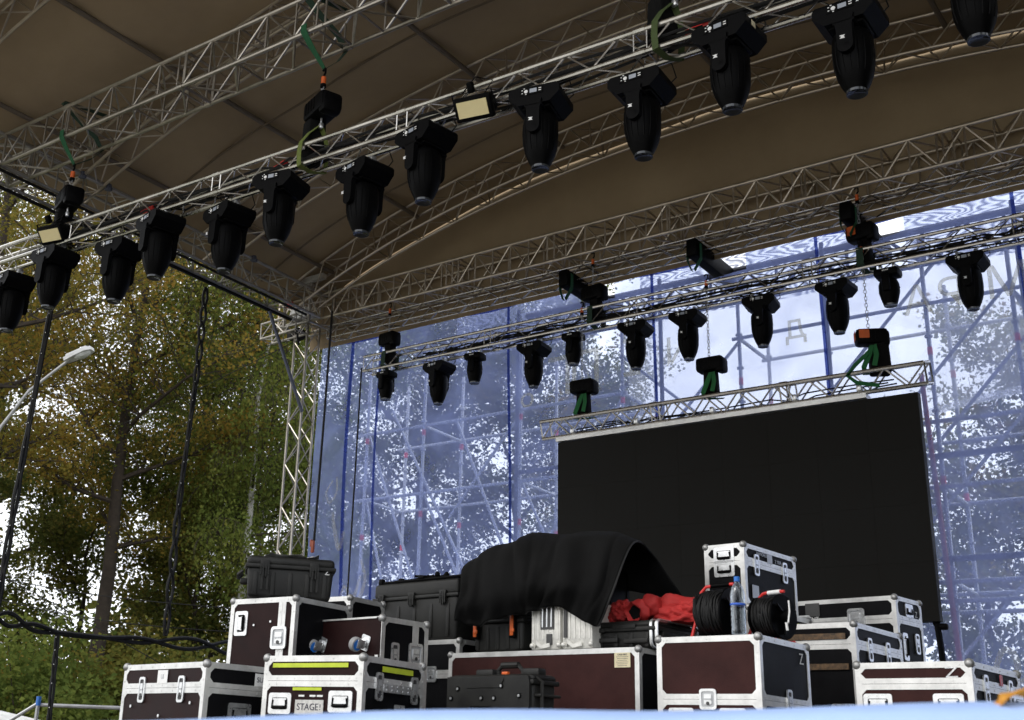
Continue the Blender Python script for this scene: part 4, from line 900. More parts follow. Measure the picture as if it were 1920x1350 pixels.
# P3: wheeled case in front
r, H = mould('black wheeled plastic case with arched top handle in front of the long maroon case', (-4.045, 6.399, 2.187), -8, .75, .26, FZ, .05, (), 'wheeled_case')
W3, S3 = .75, .26; F = face_frame('front', W3, S3, 0, 0, -.012)
b = MB(); b.prism([(-.36, H-.015), (.34, H-.015), (.35, H-.05), (.35, H-.20), (.32, H-.235), (.05, H-.235), (.03, H-.20), (-.15, H-.20), (-.17, H-.235), (-.36, H-.235)][::-1], 0, .022, F)
b.prism([(-.345, H-.26), (-.345, .03), (-.165, .03), (-.165, H-.26)], 0, .014, F); b.prism([(.06, H-.26), (.06, .03), (.22, .03), (.22, H-.26)], 0, .014, F); b.prism([(.26, H-.27), (.26, .1), (.34, .1), (.34, H-.27)], 0, .01, F); b.prism([(-.2, H-.05), (-.18, H-.085), (.1, H-.085), (.14, H-.04), (.14, H-.03), (-.2, H-.03)], .022, .028, F)
b.build('front_shell', M_PLA, r)
for x, z in ((-.26, .09), (.12, .075), (-.32, .15), (-.05, .15), (.06, .15), (.27, .135)):
    b = MB(); b.prism([(x+.017*math.cos(k*.6283), H-z+.017*math.sin(k*.6283)) for k in range(10)], .022, .026, F, 0); b.prism([(x+.009*math.cos(k*.785), H-z+.009*math.sin(k*.785)) for k in range(8)], .026, .031, F, 1); b.build('bolt', [M_BLKG, M_ZINC], r)
b = MB(); b.path([(-.03, 0, H), (-.03, 0, H+.035), (0, 0, H+.062), (.07, 0, H+.07), (.14, 0, H+.062), (.175, 0, H+.03), (.18, 0, H)], .014, 8); b.tube((.0, 0, H+.064), (.14, 0, H+.064), .021, 8)
for x0, x1 in ((-.2, -.05), (.2, .34)): b.rbox(((x0+x1)/2, 0, H+.015), (x1-x0, .08, .05), .012)
b.build('handle', M_PLA, r); b = MB(); b.rbox((.075, -.05, H+.01), (.05, .03, .02), .006); b.build('button', M_ORNG, r)
b = MB()
for z in (.13, .24): b.rbox((W3/2+.005, -.0, H-z), (.06, .2, .018), .006)
b.path([(W3/2-.02, -.08, H-.02), (W3/2+.03, -.08, H-.05), (W3/2+.03, -.08, H-.3)], .012, 6); b.build('side_rib', M_PLA, r)
b = MB(); b.lathe([(.03, -.03), (.07, -.03), (.075, 0), (.07, .03), (.03, .03)], 18, Matrix.Translation((W3/2+.02, .05, H-.40)) @ Matrix.Rotation(rad(90), 4, 'X')); b.build('wheel', M_RUB, r)
b = MB(); b.rbox((-W3/2-.005, -.06, H-.03), (.05, .05, .05), .01); b.build('side_catch', M_PLA, r)
# P4 toolbox, P5 silver boxes, P6 keyboard case  (on the long maroon case, top z 2.447)
r, H = mould('black toolbox with two orange latches under the left edge of the drape', (-4.90, 7.60, 2.73), -5, .52, .32, 2.452, .05, (), 'toolbox')
for x in (-.19, .17):
    b = MB(); b.rbox((x, -.168, .19), (.055, .03, .19), .008, 1); b.rbox((x, -.186, .185), (.032, .012, .15), .005, 0); b.rbox((x+.012, -.19, .15), (.03, .016, .03), .006, 0); b.build('latch', [M_ORNG, M_BLK], r)
for n_, (x, lab) in enumerate(((-4.70, 'silver ribbed aluminium box with an open black front under the drape, left of the pair'), (-4.42, 'silver ribbed aluminium box under the drape, right of the pair'))):
    r = thing('aluminium_box', lab, 'box', (x+.03, 7.74-.02*n_, 2.452), rad(-5), 'silver aluminium boxes under the drape')
    b = MB(); b.rbox((0, 0, .165), (.265, .34, .33), .012)
    for q in np.linspace(-.11, .11, 6): b.box((float(q), -.1705, .19), (.016, .006, .24))
    for q in (-.12, .12):
        for z in (.03, .3): b.sphere((q, -.17, z), .02)
    b.build('shell', M_SILV, r)
    if n_ == 0:
        b = MB(); b.box((.02, -.176, .23), (.12, .008, .17)); b.box((.04, -.176, .07), (.05, .008, .08)); b.build('opening', M_DARKHOLE, r)
        b = MB()
        for q in (-.02, .02, .06): b.tube((q, -.182, .16), (q, -.182, .30), .006, 6)
        b.path([(-.03, -.182, .3), (.07, -.184, .31)], .008); b.build('inner_rods', M_ZINC, r)
    else:
        b = MB(); b.box((-.1, -.176, .2), (.03, .006, .24)); b.build('opening', M_DARKHOLE, r)
    b = MB(); b.ribbon([(-.1, -.17, .02), (-.07, -.19, .05), (-.03, -.18, .02), (.05, -.185, .03)], .03, (0, 0, 1)); b.build('film_scrap', M_SILV, r)
r, H = mould('flat black keyboard case with steel rim under the red jacket', (-3.80, 7.58, 2.645), -6, .68, .55, 2.452, .06, (), 'keyboard_case')
b = MB()
b.ring(rrect(.54, .20, .04), rrect(.52, .18, .035), -.006, .016, face_frame('right', .68, .55, 0, .10, 0)); b.ring(rrect(.54, .20, .04), rrect(.52, .18, .035), -.05, -.03, face_frame('right', .68, .55, 0, .10, 0)); b.build('rim', M_ZINC, r)
b = MB()
for x, w_, z in ((-.2, .24, .13), (.08, .2, .15), (-.12, .3, .06), (.18, .2, .05), (-.28, .1, .05)): b.rbox((x, -.272, z), (w_, .02, .035), .008)
b.rbox((.325, -.02, .1), (.04, .3, .06), .015); b.build('shell_rib', M_PLA, r)
# ------------------------------------------------------------------ drape
ROWS = [[(-5.463, 7.5, 2.673), (-5.201, 7.5, 2.645), (-4.864, 7.5, 2.712), (-4.609, 7.5, 2.765), (-4.384, 7.5, 2.676), (-4.202, 7.5, 2.598)],
 [(-5.367, 7.42, 2.863), (-5.103, 7.42, 2.871), (-4.793, 7.42, 2.935), (-4.471, 7.42, 2.937), (-4.206, 7.42, 2.923), (-4.044, 7.42, 2.821)],
 [(-5.597, 7.8, 3.151), (-5.322, 7.8, 3.254), (-5.019, 7.8, 3.326), (-4.678, 7.8, 3.326), (-4.328, 7.8, 3.307), (-4.061, 7.8, 3.251)],
 [(-5.98, 8.6, 3.35), (-5.727, 8.6, 3.428), (-5.451, 8.6, 3.478), (-5.105, 8.6, 3.475), (-4.672, 8.6, 3.452), (-4.313, 8.6, 3.278)],
 [(-5.959, 8.75, 3.04), (-5.761, 8.75, 3.031), (-5.486, 8.75, 3.019), (-5.115, 8.75, 3.002), (-4.612, 8.75, 3.023), (-4.103, 8.75, 2.90)]]
def cr1(P, t):
    n = len(P)-1; i = min(int(t*n), n-1); f = t*n-i
    p0 = P[i-1] if i > 0 else P[0]*2-P[1]; p3 = P[i+2] if i+2 <= n else P[n]*2-P[n-1]; p1, p2 = P[i], P[i+1]
    return .5*((2*p1)+(p2-p0)*f+(2*p0-5*p1+4*p2-p3)*f*f+(3*p1-p0-3*p2+p3)*f**3)
rf_ = random.Random(12); FOLDS = [(rf_.uniform(.03, .97), rf_.uniform(-.35, .35), rf_.choice((-1, 1))*rf_.uniform(.006, .016), rf_.uniform(.012, .03)) for _ in range(15)]
G = [[Vector(p) for p in r] for r in ROWS]; NU, NV = 110, 80; b = MB(); vs = []
for j in range(NV+1):
    row = [cr1([G[k][i] for k in range(5)], j/NV) for i in range(6)]
    for i in range(NU+1):
        p = cr1(row, i/NU); uu, vv = i/NU, j/NV
        f = .016*math.sin(uu*31+3*vv)*max(0, 1-abs(vv-.22)*2.6)+.010*math.sin(uu*57+vv*9)*max(0, 1-vv*2.2)
        f += .016*math.sin(uu*9+vv*14)+.013*math.sin(uu*21-vv*17+2)*(.4+.6*vv)+.02*math.exp(-((uu-.25-.12*vv)/.035)**2)*max(0, 1-vv*1.5)-.03*math.exp(-((uu-.8+.2*vv)/.06)**2)*math.exp(-((vv-.35)/.25)**2)+.02*math.exp(-((uu-.55-.25*vv)/.03)**2)*max(0, 1-vv*1.8)
        for fu, fs_, fa, fw in FOLDS:
            f += fa*math.exp(-((uu-fu-fs_*(vv-.4))/fw)**2)*max(0, 1-abs(vv-.3)*1.35)
        sag = -.022*math.sin(uu*13+1)**2*math.exp(-((vv-.58)/.16)**2)-.03*math.exp(-((uu-.62)/.1)**2)*math.exp(-((vv-.6)/.2)**2)
        vs.append(p+Vector((.2*f, -f, .25*f+sag+(.012*math.sin(uu*17+2) if vv < .02 else 0))))
n_ = NU+1; b.add(vs, [(j*n_+i, j*n_+i+1, (j+1)*n_+i+1, (j+1)*n_+i) for j in range(NV) for i in range(NU)])
o = b.build('black_drape', M_CLOTH, None, ang=80); md = o.modifiers.new('thickness', 'SOLIDIFY'); md.thickness = .012; md.offset = 1
tag(o, 'black cloth draped over the pile of boxes in front of the screen', 'drape')
edge = [vs[j*n_+NU] for j in range(NV+1)]; eb = MB(); eb.path([p+Vector((0.004, 0, 0)) for p in edge[:int(NV*.62)]], .008, 6); eb.path([vs[i] for i in range(NU+1)], .007, 6)
eb.build('hem', mat('drape_hem_cloth', (.02, .02, .02), .9), o)
# ------------------------------------------------------------------ red jacket
jk = thing('red_jacket', 'crumpled red jacket lying on the flat black case beside the drape', 'jacket', (-3.86, 7.95, 2.648), rad(-6))
def lump(c, d, seed, amp, freq, rot=None):
    bm = bmesh.new(); bmesh.ops.create_icosphere(bm, subdivisions=5, radius=1); out = []
    from mathutils import noise
    for v in bm.verts:
        p = v.co.copy(); q = p*freq+Vector((seed, seed*.7, -seed)); e = noise.turbulence(q, 3, False)*amp+.35*amp*abs(math.sin(p.x*9+4*p.z+seed))-.3*amp*abs(math.sin(p.y*7-5*p.x))
        p = p*(1+e); p = Vector((p.x*d[0], p.y*d[1], p.z*d[2]))
        if rot: p = rot @ p
        p += Vector(c); p.z = max(p.z, .0+.004*math.sin(p.x*50)); out.append(p)
    bm.verts.index_update(); fs = [[v.index for v in f.verts] for f in bm.faces]; bm.free(); return out, fs
b = MB(); b.add(*lump((.12, .02, .05), (.25, .17, .105), 3.1, .30, 1.7, Matrix.Rotation(rad(-12), 3, 'Y') )); b.add(*lump((-.02, .05, .10), (.13, .12, .07), 9.1, .35, 2.2, Matrix.Rotation(rad(18), 3, 'Y'))); b.build('body', M_JACK, jk, ang=80)
b = MB(); b.add(*lump((-.31, -.16, .07), (.10, .10, .085), 5.3, .35, 2.0, Matrix.Rotation(rad(-25), 3, 'Y'))); b.build('hood', M_JACK, jk, ang=80)
def sleeve(pts, rr, nm):
    b = MB(); pts = [Vector(p) for p in pts]; P = [cr1(pts, t/22) for t in range(23)]; n = 26; vs = []
    for i, p in enumerate(P):
        t = (P[min(i+1, 22)]-P[max(i-1, 0)]).normalized(); s = t.orthogonal().normalized(); q = t.cross(s); R_ = rr*(1.0+.22*math.sin(i*.9)*(1 if i > 3 else .3))*(1.12 if i < 19 else .86+.1*(i % 2))
        for j in range(n):
            a_ = 2*math.pi*j/n; k = R_*(1+.09*math.sin(a_*5+i*.6)+.05*math.sin(a_*9-i)); vs.append(p+s*k*math.cos(a_)+q*k*math.sin(a_))
    m_ = len(P)
    for j in range(n): a_ = 2*math.pi*j/n; vs.append(P[-3]+(vs[(m_-1)*n+j]-P[-1])*.72)
    fs = [(i*n+j, i*n+(j+1) % n, (i+1)*n+(j+1) % n, (i+1)*n+j) for i in range(m_) for j in range(n)]
    b.add([Vector((v.x, v.y, max(v.z, .003))) for v in vs], fs); b.add([vs[m_*n+j] for j in range(n)], [tuple(range(n))], 1)
    return b.build(nm, [M_JACK, M_CLOTH], jk, ang=80)
sleeve([(.0, .05, .12), (-.08, -.08, .13), (-.12, -.2, .08), (-.125, -.30, .055)], .066, 'sleeve')
sleeve([(.22, .06, .10), (.06, -.02, .14), (-.16, .0, .10), (-.27, -.10, .08)], .06, 'sleeve')
# ------------------------------------------------------------------ cable drums and bottle on the maroon case (top z 2.464)
def drum(label, x, y, rz, R, w, flange, grip):
    r = thing('cable_drum', label, 'cable drum', (x, y, 2.466), rz, 'cable drums on the maroon case'); zc = R+.03
    X = Matrix.Translation((0, 0, zc)) @ Matrix.Rotation(rad(90), 4, 'Y'); rs = random.Random(R*100)
    b = MB(); b.lathe([(.03, -w/2), (R*.86, -w/2), (R*.9, -w/4), (R*.9, w/4), (R*.86, w/2), (.03, w/2)], 32, X)
    for k in range(int(w/.0115)):
        t0 = -w/2+.006+k*.0115; rr = R*(.955-.10*abs(t0/(w/2))**3); ph = rs.uniform(0, 6); sl = rs.uniform(-.012, .012)
        b.path([(t0+sl*math.sin(a*.5236+ph), (rr+.004*math.sin(a*1.3+ph))*math.cos(a*.2618), zc+(rr+.004*math.sin(a*1.3+ph))*math.sin(a*.2618)) for a in range(25)], .0075, 5, cap=False)
    for k in range(5):
        ph = rs.uniform(0, 6); b.path([(-w/2+w*(a/24)*rs.uniform(.98, 1.0), (R*.985)*math.cos(a*.2618+ph), zc+R*.985*math.sin(a*.2618+ph)) for a in range(0, 14)], .0065, 5)
    b.build('cable_winding', M_RUB, r)
    b = MB()
    for sx in flange:
        f = R*1.06 if sx > 0 else R*.98
        b.lathe([(.03, -.006), (f, -.006), (f+.006, 0), (f, .006), (.03, .006)], 32, X @ Matrix.Translation((0, 0, sx*(w/2+.012))))
        for k in range(3):
            a_ = k*2.09+.4; b.tube((sx*(w/2+.03), 0, zc), (sx*(w/2+.03), .85*R*math.cos(a_), zc+.85*R*math.sin(a_)), .012, 6)
        b.tube((sx*(w/2+.01), 0, zc), (sx*(w/2+.075), 0, zc), R*.33, 20)
    b.build('flange', M_BLK, r)
    b = MB(); b.path([(-w/2-.05, -.10, 0), (-w/2-.05, -.07, .06), (-w/2-.035, -.02, R*1.3), (-w/2-.02, 0, zc+R*.95), (-w/2+.02, 0, zc+R*1.18), (w/2-.1, 0, zc+R*1.22), (w/2+.03, 0, zc+R*1.22)], .011, 8)
    b.path([(-w/2-.05, .10, 0), (-w/2-.05, .06, .06), (-w/2-.035, .0, R*1.3)], .011, 8); b.tube((-w/2-.05, -.1, .011), (w/2+.02, -.1, .011), .011, 8); b.tube((-w/2-.05, .1, .011), (w/2+.02, .1, .011), .011, 8)
    b.build('frame', M_RED, r)
    b = MB(); b.tube((-w/2+.06, 0, zc+R*1.20), (w/2-.0, 0, zc+R*1.22), .0155, 10); b.build('grip', grip, r); return r
drum('cable drum with a black handle grip on the maroon case, left of the bottle', -3.30, 7.50, rad(-8), .155, .20, (1,), M_BLKG)
drum('cable drum with a white handle grip on the maroon case, right of the bottle', -2.985, 7.64, rad(-14), .135, .155, (1, -1), M_WHT)
b = MB(); b.tube((-2.80, 7.42, 2.52), (-2.805, 7.42, 2.57), .009, 8); b.path([(-2.80, 7.44, 2.57), (-2.81, 7.5, 2.65), (-2.82, 7.52, 2.72)], .006, 6); tag(b.build('cable_plug', M_WHT), 'pale plug end hanging from the right cable drum', 'plug')
bt = thing('water_bottle', 'clear plastic water bottle with blue cap standing in front of the drums', 'bottle', (-3.0, 7.13, 2.466))
M_PET = bpy.data.materials.new('clear_pet_plastic'); M_PET.use_nodes = True; pn_ = M_PET.node_tree.nodes['Principled BSDF']
pn_.inputs['Transmission Weight'].default_value = .72; pn_.inputs['Roughness'].default_value = .12; pn_.inputs['IOR'].default_value = 1.2; pn_.inputs['Base Color'].default_value = (.93, .96, 1, 1); pn_.inputs['Specular IOR Level'].default_value = .8
prof = [(.030, .0), (.044, .006), (.046, .02)]+[(.0465-(.003 if k % 2 else 0), .03+.016*k) for k in range(9)]+[(.044, .18), (.0465, .20), (.047, .235), (.044, .26), (.036, .29), (.024, .312), (.0145, .324), (.0145, .338)]
M_PET.node_tree.nodes.clear(); q_ = M_PET.node_tree; po = q_.nodes.new('ShaderNodeOutputMaterial'); pt = q_.nodes.new('ShaderNodeBsdfTransparent'); pt.inputs[0].default_value = (.90, .94, .97, 1); pg = q_.nodes.new('ShaderNodeBsdfGlossy'); pg.inputs['Roughness'].default_value = .12; pg.inputs[0].default_value = (.9, .95, 1, 1); pd = q_.nodes.new('ShaderNodeBsdfDiffuse'); pd.inputs[0].default_value = (.7, .78, .85, 1)
pm2 = q_.nodes.new('ShaderNodeMixShader'); pm2.inputs[0].default_value = .3; q_.links.new(pg.outputs[0], pm2.inputs[1]); q_.links.new(pd.outputs[0], pm2.inputs[2])
lw = q_.nodes.new('ShaderNodeLayerWeight'); lw.inputs[0].default_value = .42; pm3 = q_.nodes.new('ShaderNodeMixShader'); q_.links.new(lw.outputs['Facing'], pm3.inputs[0]); q_.links.new(pt.outputs[0], pm3.inputs[1]); q_.links.new(pm2.outputs[0], pm3.inputs[2]); q_.links.new(pm3.outputs[0], po.inputs[0])
b = MB(); b.lathe(prof, 28); b.build('bottle_shell', M_PET, bt)
M_WAT = bpy.data.materials.new('water'); M_WAT.use_nodes = True; wn = M_WAT.node_tree.nodes['Principled BSDF']; wn.inputs['Transmission Weight'].default_value = 1; wn.inputs['Roughness'].default_value = 0; wn.inputs['IOR'].default_value = 1.33
b = MB(); b.tube((0, 0, .338), (0, 0, .362), .0185, 16); b.tube((0, 0, .332), (0, 0, .337), .02, 16); b.build('cap', M_BLUEP, bt)
b = MB(); b.lathe([(.0472, .182), (.0478, .184), (.0478, .192), (.0472, .194)], 28); b.build('label_band', mat('blue_label', (.03, .12, .6), .5), bt)
# ------------------------------------------------------------------ trees
def leaf_mat(name, cols, trans=.55):
    m = bpy.data.materials.new(name); m.use_nodes = True; n = m.node_tree.nodes; l = m.node_tree.links; n.clear()
    out = n.new('ShaderNodeOutputMaterial'); g = n.new('ShaderNodeNewGeometry'); rp = n.new('ShaderNodeValToRGB')
    t = n.new('ShaderNodeTexCoord'); nz = n.new('ShaderNodeTexNoise'); nz.inputs['Scale'].default_value = .55; nz.inputs['Detail'].default_value = 2
    l.new(t.outputs['Object'], nz.inputs['Vector'])
    ma = n.new('ShaderNodeMath'); ma.operation = 'MULTIPLY_ADD'; ma.inputs[1].default_value = .45; l.new(g.outputs['Random Per Island'], ma.inputs[0])
    mm = n.new('ShaderNodeMapRange'); mm.inputs['From Min'].default_value = .3; mm.inputs['From Max'].default_value = .7; mm.inputs['To Max'].default_value = .55
    l.new(nz.outputs[0], mm.inputs[0]); l.new(mm.outputs[0], ma.inputs[2])
    e = rp.color_ramp.elements
    while len(e) < len(cols): e.new(.5)
    for i, c in enumerate(cols): e[i].position = i/(len(cols)-1); e[i].color = (*[min(.6, q*1.18) for q in c], 1)
    l.new(ma.outputs[0], rp.inputs[0])
    d = n.new('ShaderNodeBsdfDiffuse'); tl = n.new('ShaderNodeBsdfTranslucent'); x = n.new('ShaderNodeMixShader'); x.inputs[0].default_value = trans
    l.new(rp.outputs[0], d.inputs[0]); l.new(rp.outputs[0], tl.inputs[0]); l.new(d.outputs[0], x.inputs[1]); l.new(tl.outputs[0], x.inputs[2]); l.new(x.outputs[0], out.inputs[0]); return m
LM = {'maple': leaf_mat('autumn_maple_leaf', [(.075, .09, .024), (.14, .14, .034), (.24, .195, .043), (.28, .17, .037), (.34, .27, .06)]),
      'birch': leaf_mat('birch_leaf', [(.075, .11, .03), (.12, .16, .04), (.18, .21, .05), (.29, .27, .07)]),
      'dark': leaf_mat('dark_green_leaf', [(.06, .085, .028), (.10, .125, .036), (.16, .16, .045), (.25, .19, .05)]),
      'mixed': leaf_mat('mixed_autumn_leaf', [(.07, .10, .028), (.13, .15, .038), (.22, .20, .05), (.30, .19, .045)])}
def leaves_mesh(C, n_per, spread, size, droop, rg, sz_j=.5):
    C = np.repeat(np.asarray(C, float), n_per, 0); N = len(C)
    P = C+rg.normal(0, 1, (N, 3))*np.array(spread)
    A = rg.normal(0, 1, (N, 3)); A[:, 2] = A[:, 2]*.6-droop; A /= np.linalg.norm(A, axis=1)[:, None]
    B = rg.normal(0, 1, (N, 3)); B -= A*(A*B).sum(1)[:, None]; B /= np.linalg.norm(B, axis=1)[:, None]
    s = size*(1+rg.uniform(-sz_j, sz_j, N))[:, None]
    V = np.empty((N, 4, 3)); V[:, 0] = P; V[:, 1] = P+A*s*.55+B*s*.36; V[:, 2] = P+A*s; V[:, 3] = P+A*s*.5-B*s*.36
    return V.reshape(-1, 3)
def quad_obj(name, V, m, parent):
    me = bpy.data.meshes.new(name); N = len(V)//4
    me.vertices.add(len(V)); me.vertices.foreach_set('co', V.astype(np.float32).ravel()); me.loops.add(N*4); me.loops.foreach_set('vertex_index', np.arange(N*4, dtype=np.int32))
    me.polygons.add(N); me.polygons.foreach_set('loop_start', np.arange(0, N*4, 4, dtype=np.int32)); me.polygons.foreach_set('loop_total', np.full(N, 4, dtype=np.int32))
    me.materials.append(m); me.update(calc_edges=True); o = bpy.data.objects.new(name, me); COL.objects.link(o); o.parent = parent; return o
def tree(label, x, y, h, tr, cr, base, kind, nl, size, seed, lean=(0, 0), bark=None, group='trees beside and behind the stage', name='tree', twig=1.0, weep=0.):
    rg = np.random.default_rng(seed); rs = random.Random(seed); r = thing(name, label, 'tree', (x, y, 0), 0, group); b = MB(); tips = []
    n = 9; tp = [Vector((lean[0]*(i/n)*h+rs.uniform(-.12, .12)*(i > 0)*min(1, i/3), lean[1]*(i/n)*h+rs.uniform(-.12, .12)*(i > 0), h*.95*i/n)) for i in range(n+1)]
    b.path(tp, [tr*(1.25 if i == 0 else 1)*(1-.86*i/n) for i in range(n+1)], 10); trunk = b.build('trunk', bark or M_BARK, r)
    lb = MB()
    def limb(p, d, L, rd, lev):
        pts = [p]; q = p.copy(); dd = d.copy(); k = 5
        for i in range(k):
            dd = (dd+Vector((rs.uniform(-.25, .25), rs.uniform(-.25, .25), rs.uniform(-.12, .22)-weep*lev*.18))).normalized(); q = q+dd*(L/k); pts.append(q)
        lb.path(pts, [max(.006, rd*(1-.8*i/k)) for i in range(k+1)], 6 if lev < 2 else 4, cap=False)
        if lev >= 2 or L < .8:
            tips.extend(pts[1:]); return
        for i in range(1, k+1):
            for _ in range(2 if lev == 0 else 2):
                a = rs.uniform(0, 6.28); nd = (dd*.7+Vector((math.cos(a), math.sin(a), rs.uniform(-.3, .5)-weep*.6))).normalized(); limb(pts[i], nd, L*rs.uniform(.35, .55), rd*.45*(1-.12*i), lev+1)
    NL = max(9, int(h*1.1))
    for i in range(NL):
        t = base+(1-base)*(i+.5)/NL; k = min(int(t*n), n-1); f = t*n-k; p = tp[k].lerp(tp[k+1], f)
        a = i*2.4+rs.uniform(-.5, .5); prof = math.sin(math.pi*min(1, .18+.82*(1-(t-base)/(1-base))))**.7
        L = cr*max(.25, prof)*rs.uniform(.75, 1.1); up = .15+.75*(t-base)/(1-base)
        limb(p, Vector((math.cos(a), math.sin(a), up)).normalized(), L, tr*.42*(1-.6*t), 0)
    lb.build('limbs', bark if bark and kind != 'birch' else M_BARK, trunk)
    C = np.array([tuple(t) for t in tips]); keep = rg.random(len(C)) < .9; C = C[keep]
    per = max(1, int(nl/len(C)))
    V = leaves_mesh(C, per, (.26*twig, .26*twig, .19*twig+.25*weep), size, .35+weep*.9, rg); quad_obj('crown', V, LM[kind], r); return r
tree('tall autumn maple with bare lower trunk and golden brown leaves, middle of the left background', -25.3, 19.2, 19.0, .24, 6.0, .34, 'maple', 74400, .085, 21, (.06, -.03))
tree('dark trunked tree at the far left border with yellowing leaves', -23.4, 13.4, 17.5, .28, 5.0, .30, 'maple', 60000, .08, 22, (.02, .0))
tree('birch with thin white trunk and drooping green leaves beside the tower', -22.6, 21.6, 17.0, .14, 4.0, .30, 'birch', 56000, .085, 23, (.012, .0), M_BIRCH, weep=1.0)
tree('green birch behind the white birch with drooping twigs', -26.0, 25.5, 18.0, .16, 4.6, .15, 'birch', 48000, .085, 29, (.0, .0), M_BIRCH, weep=.9)
tree('dark green tree filling the background left of the birch', -31.0, 27.0, 21.0, .34, 7.0, .2, 'mixed', 34500, .13, 24)
tree('dark green tree at the back of the left background', -36.0, 22.0, 20.0, .34, 7.0, .25, 'mixed', 28749, .13, 25)
tree('thin dark tree leaning between the maple and the birch', -26.5, 24.5, 13.0, .11, 3.4, .25, 'dark', 20700, .11, 26, (-.05, .0))
tree('dark tree seen through the left part of the blue tarpaulin', -27.0, 30.0, 17.0, .28, 5.0, .16, 'dark', 38500, .12, 27)
tree('big tree with thick trunk seen through the blue tarpaulin left of the screen', -23.6, 30.5, 16.5, .40, 4.6, .18, 'dark', 38500, .12, 28)
tree('tree seen through the blue tarpaulin just left of the black screen', -20.6, 31.5, 15.4, .28, 4.2, .18, 'dark', 30800, .12, 30)
tree('narrow tree seen through the tarpaulin beside the left edge of the white banner', -18.6, 33.0, 14.6, .22, 3.3, .18, 'mixed', 26400, .12, 33)
tree('tree seen through the tarpaulin at the right border of the photo', -5.3, 31.0, 12.0, .26, 3.5, .24, 'mixed', 25200, .11, 31, twig=.8)
tree('low leafy tree seen through the tarpaulin beside the lower right of the screen', -7.6, 35.0, 9.0, .2, 3.2, .16, 'dark', 19800, .12, 32)
tree('bare limbed yellowing tree behind the maple at left, its crown against white sky', -31.5, 17.0, 17.0, .26, 5.0, .18, 'mixed', 36000, .12, 41)
tree('yellow green tree low behind the street lamp', -29.0, 13.5, 12.5, .22, 4.6, .12, 'maple', 33800, .12, 42)
tree('small green tree filling the gap left of the maple trunk', -29.6, 21.8, 9.5, .14, 3.6, .08, 'dark', 36000, .11, 43)
tree('small dark green tree between the maple trunk and the twisted hanging cable', -26.5, 23.5, 9.0, .14, 3.6, .08, 'mixed', 23100, .12, 44)
def bush(label, x, y, h, rr, kind, seed, nl=15000):
    rg = np.random.default_rng(seed); r = thing('bush', label, 'bush', (x, y, 0), 0, 'bushes under the trees'); rs = random.Random(seed); b = MB(); C = []
    for i in range(16):
        a = rs.uniform(0, 6.28); k = rr*rs.uniform(.2, 1); q = Vector((k*math.cos(a), k*math.sin(a), h*rs.uniform(.55, 1)*(1-.3*(k/rr)**2)))
        pts = [Vector((0, 0, 0)), q*.5+Vector((rs.uniform(-.2, .2), rs.uniform(-.2, .2), .1)), q]; b.path(pts, [.03, .018, .006], 5)
        for t in (.35, .55, .75, 1): C.append(tuple(pts[1].lerp(q, t) if t > .5 else pts[0].lerp(pts[1], t*1.8)))
    b.build('stems', M_BARK, r); quad_obj('foliage', leaves_mesh(C, nl//len(C), (.45, .45, .35), .11, .2, rg), LM[kind], r)
for i, (x, y, h, rr, k, lab) in enumerate(((-21.5, 14.5, 4.4, 2.2, 'birch', 'light green bush in the lower left corner'), (-24.5, 17.0, 3.8, 2.0, 'maple', 'yellowing bush left of the maple trunk'), (-22.0, 18.0, 4.0, 2.0, 'mixed', 'dark bush right of the maple trunk'), (-20.5, 20.0, 4.2, 2.2, 'dark', 'dark bush behind the low flight case at left'), (-19.5, 22.5, 4.5, 2.4, 'mixed', 'dark bush below the birch'), (-27.0, 22.0, 4.5, 2.6, 'dark', 'dark bush far behind the maple trunk'), (-17.0, 24.5, 4.2, 2.6, 'dark', 'bush behind the foot of the left tower'), (-13.0, 26.5, 4.0, 2.6, 'dark', 'bush low behind the blue tarpaulin'), (-8.5, 27.5, 4.0, 2.6, 'dark', 'bush low behind the screen'), (-4.8, 25.5, 3.8, 2.4, 'dark', 'bush low behind the tarpaulin at right'))):
    bush(lab, x, y, h, rr, k, 60+i)
b = MB(); pts = []
M_WOODF = leaf_mat('far_wood_leaf', [(.03, .045, .012), (.05, .065, .016), (.09, .085, .02), (.14, .09, .02)])
rg = np.random.default_rng(77); C = []
for i in range(1800):
    a = rg.uniform(-.15, 1.25); d_ = rg.uniform(52, 66); C.append((-math.sin(a)*d_, math.cos(a)*d_, rg.uniform(.5, 4.6+1.6*math.sin(a*23)+1.2*math.sin(a*51))))
o = quad_obj('far_wood', leaves_mesh(C, 26, (1.2, 1.2, .9), .42, .2, rg), M_WOODF, None); tag(o, None, None, None, 'stuff')
# ------------------------------------------------------------------ street lamp, strands, wires, tent, rail
lp = thing('street_lamp', 'grey street lamp with a curved arm among the trees at left', 'street lamp', (-21.7, 12.85, .12))
b = MB(); b.path([(0, 0, 0), (0, 0, 5.0), (.15, .03, 6.6), (.55, .18, 7.6), (1.1, .35, 8.35), (1.9, .66, 8.98)], [.07, .055, .045, .036, .032, .03], 10); b.build('pole', M_GREY, lp)
d_ = Vector((.85, .35, .36)).normalized(); Fm = frame((1.9, .66, 8.98), d_, Vector((0, 0, 1)).cross(d_))
b = MB(); b.M = Fm.copy(); b.prism([(-.1, -.09), (.15, -.13), (.4, -.14), (.52, -.08), (.52, .08), (.4, .14), (.15, .13), (-.1, .09)], -.02, .06); b.rbox((.2, 0, .07), (.5, .2, .08), .035); b.build('lamp_head', mat('lamp_housing', (.55, .56, .56), .4), lp)
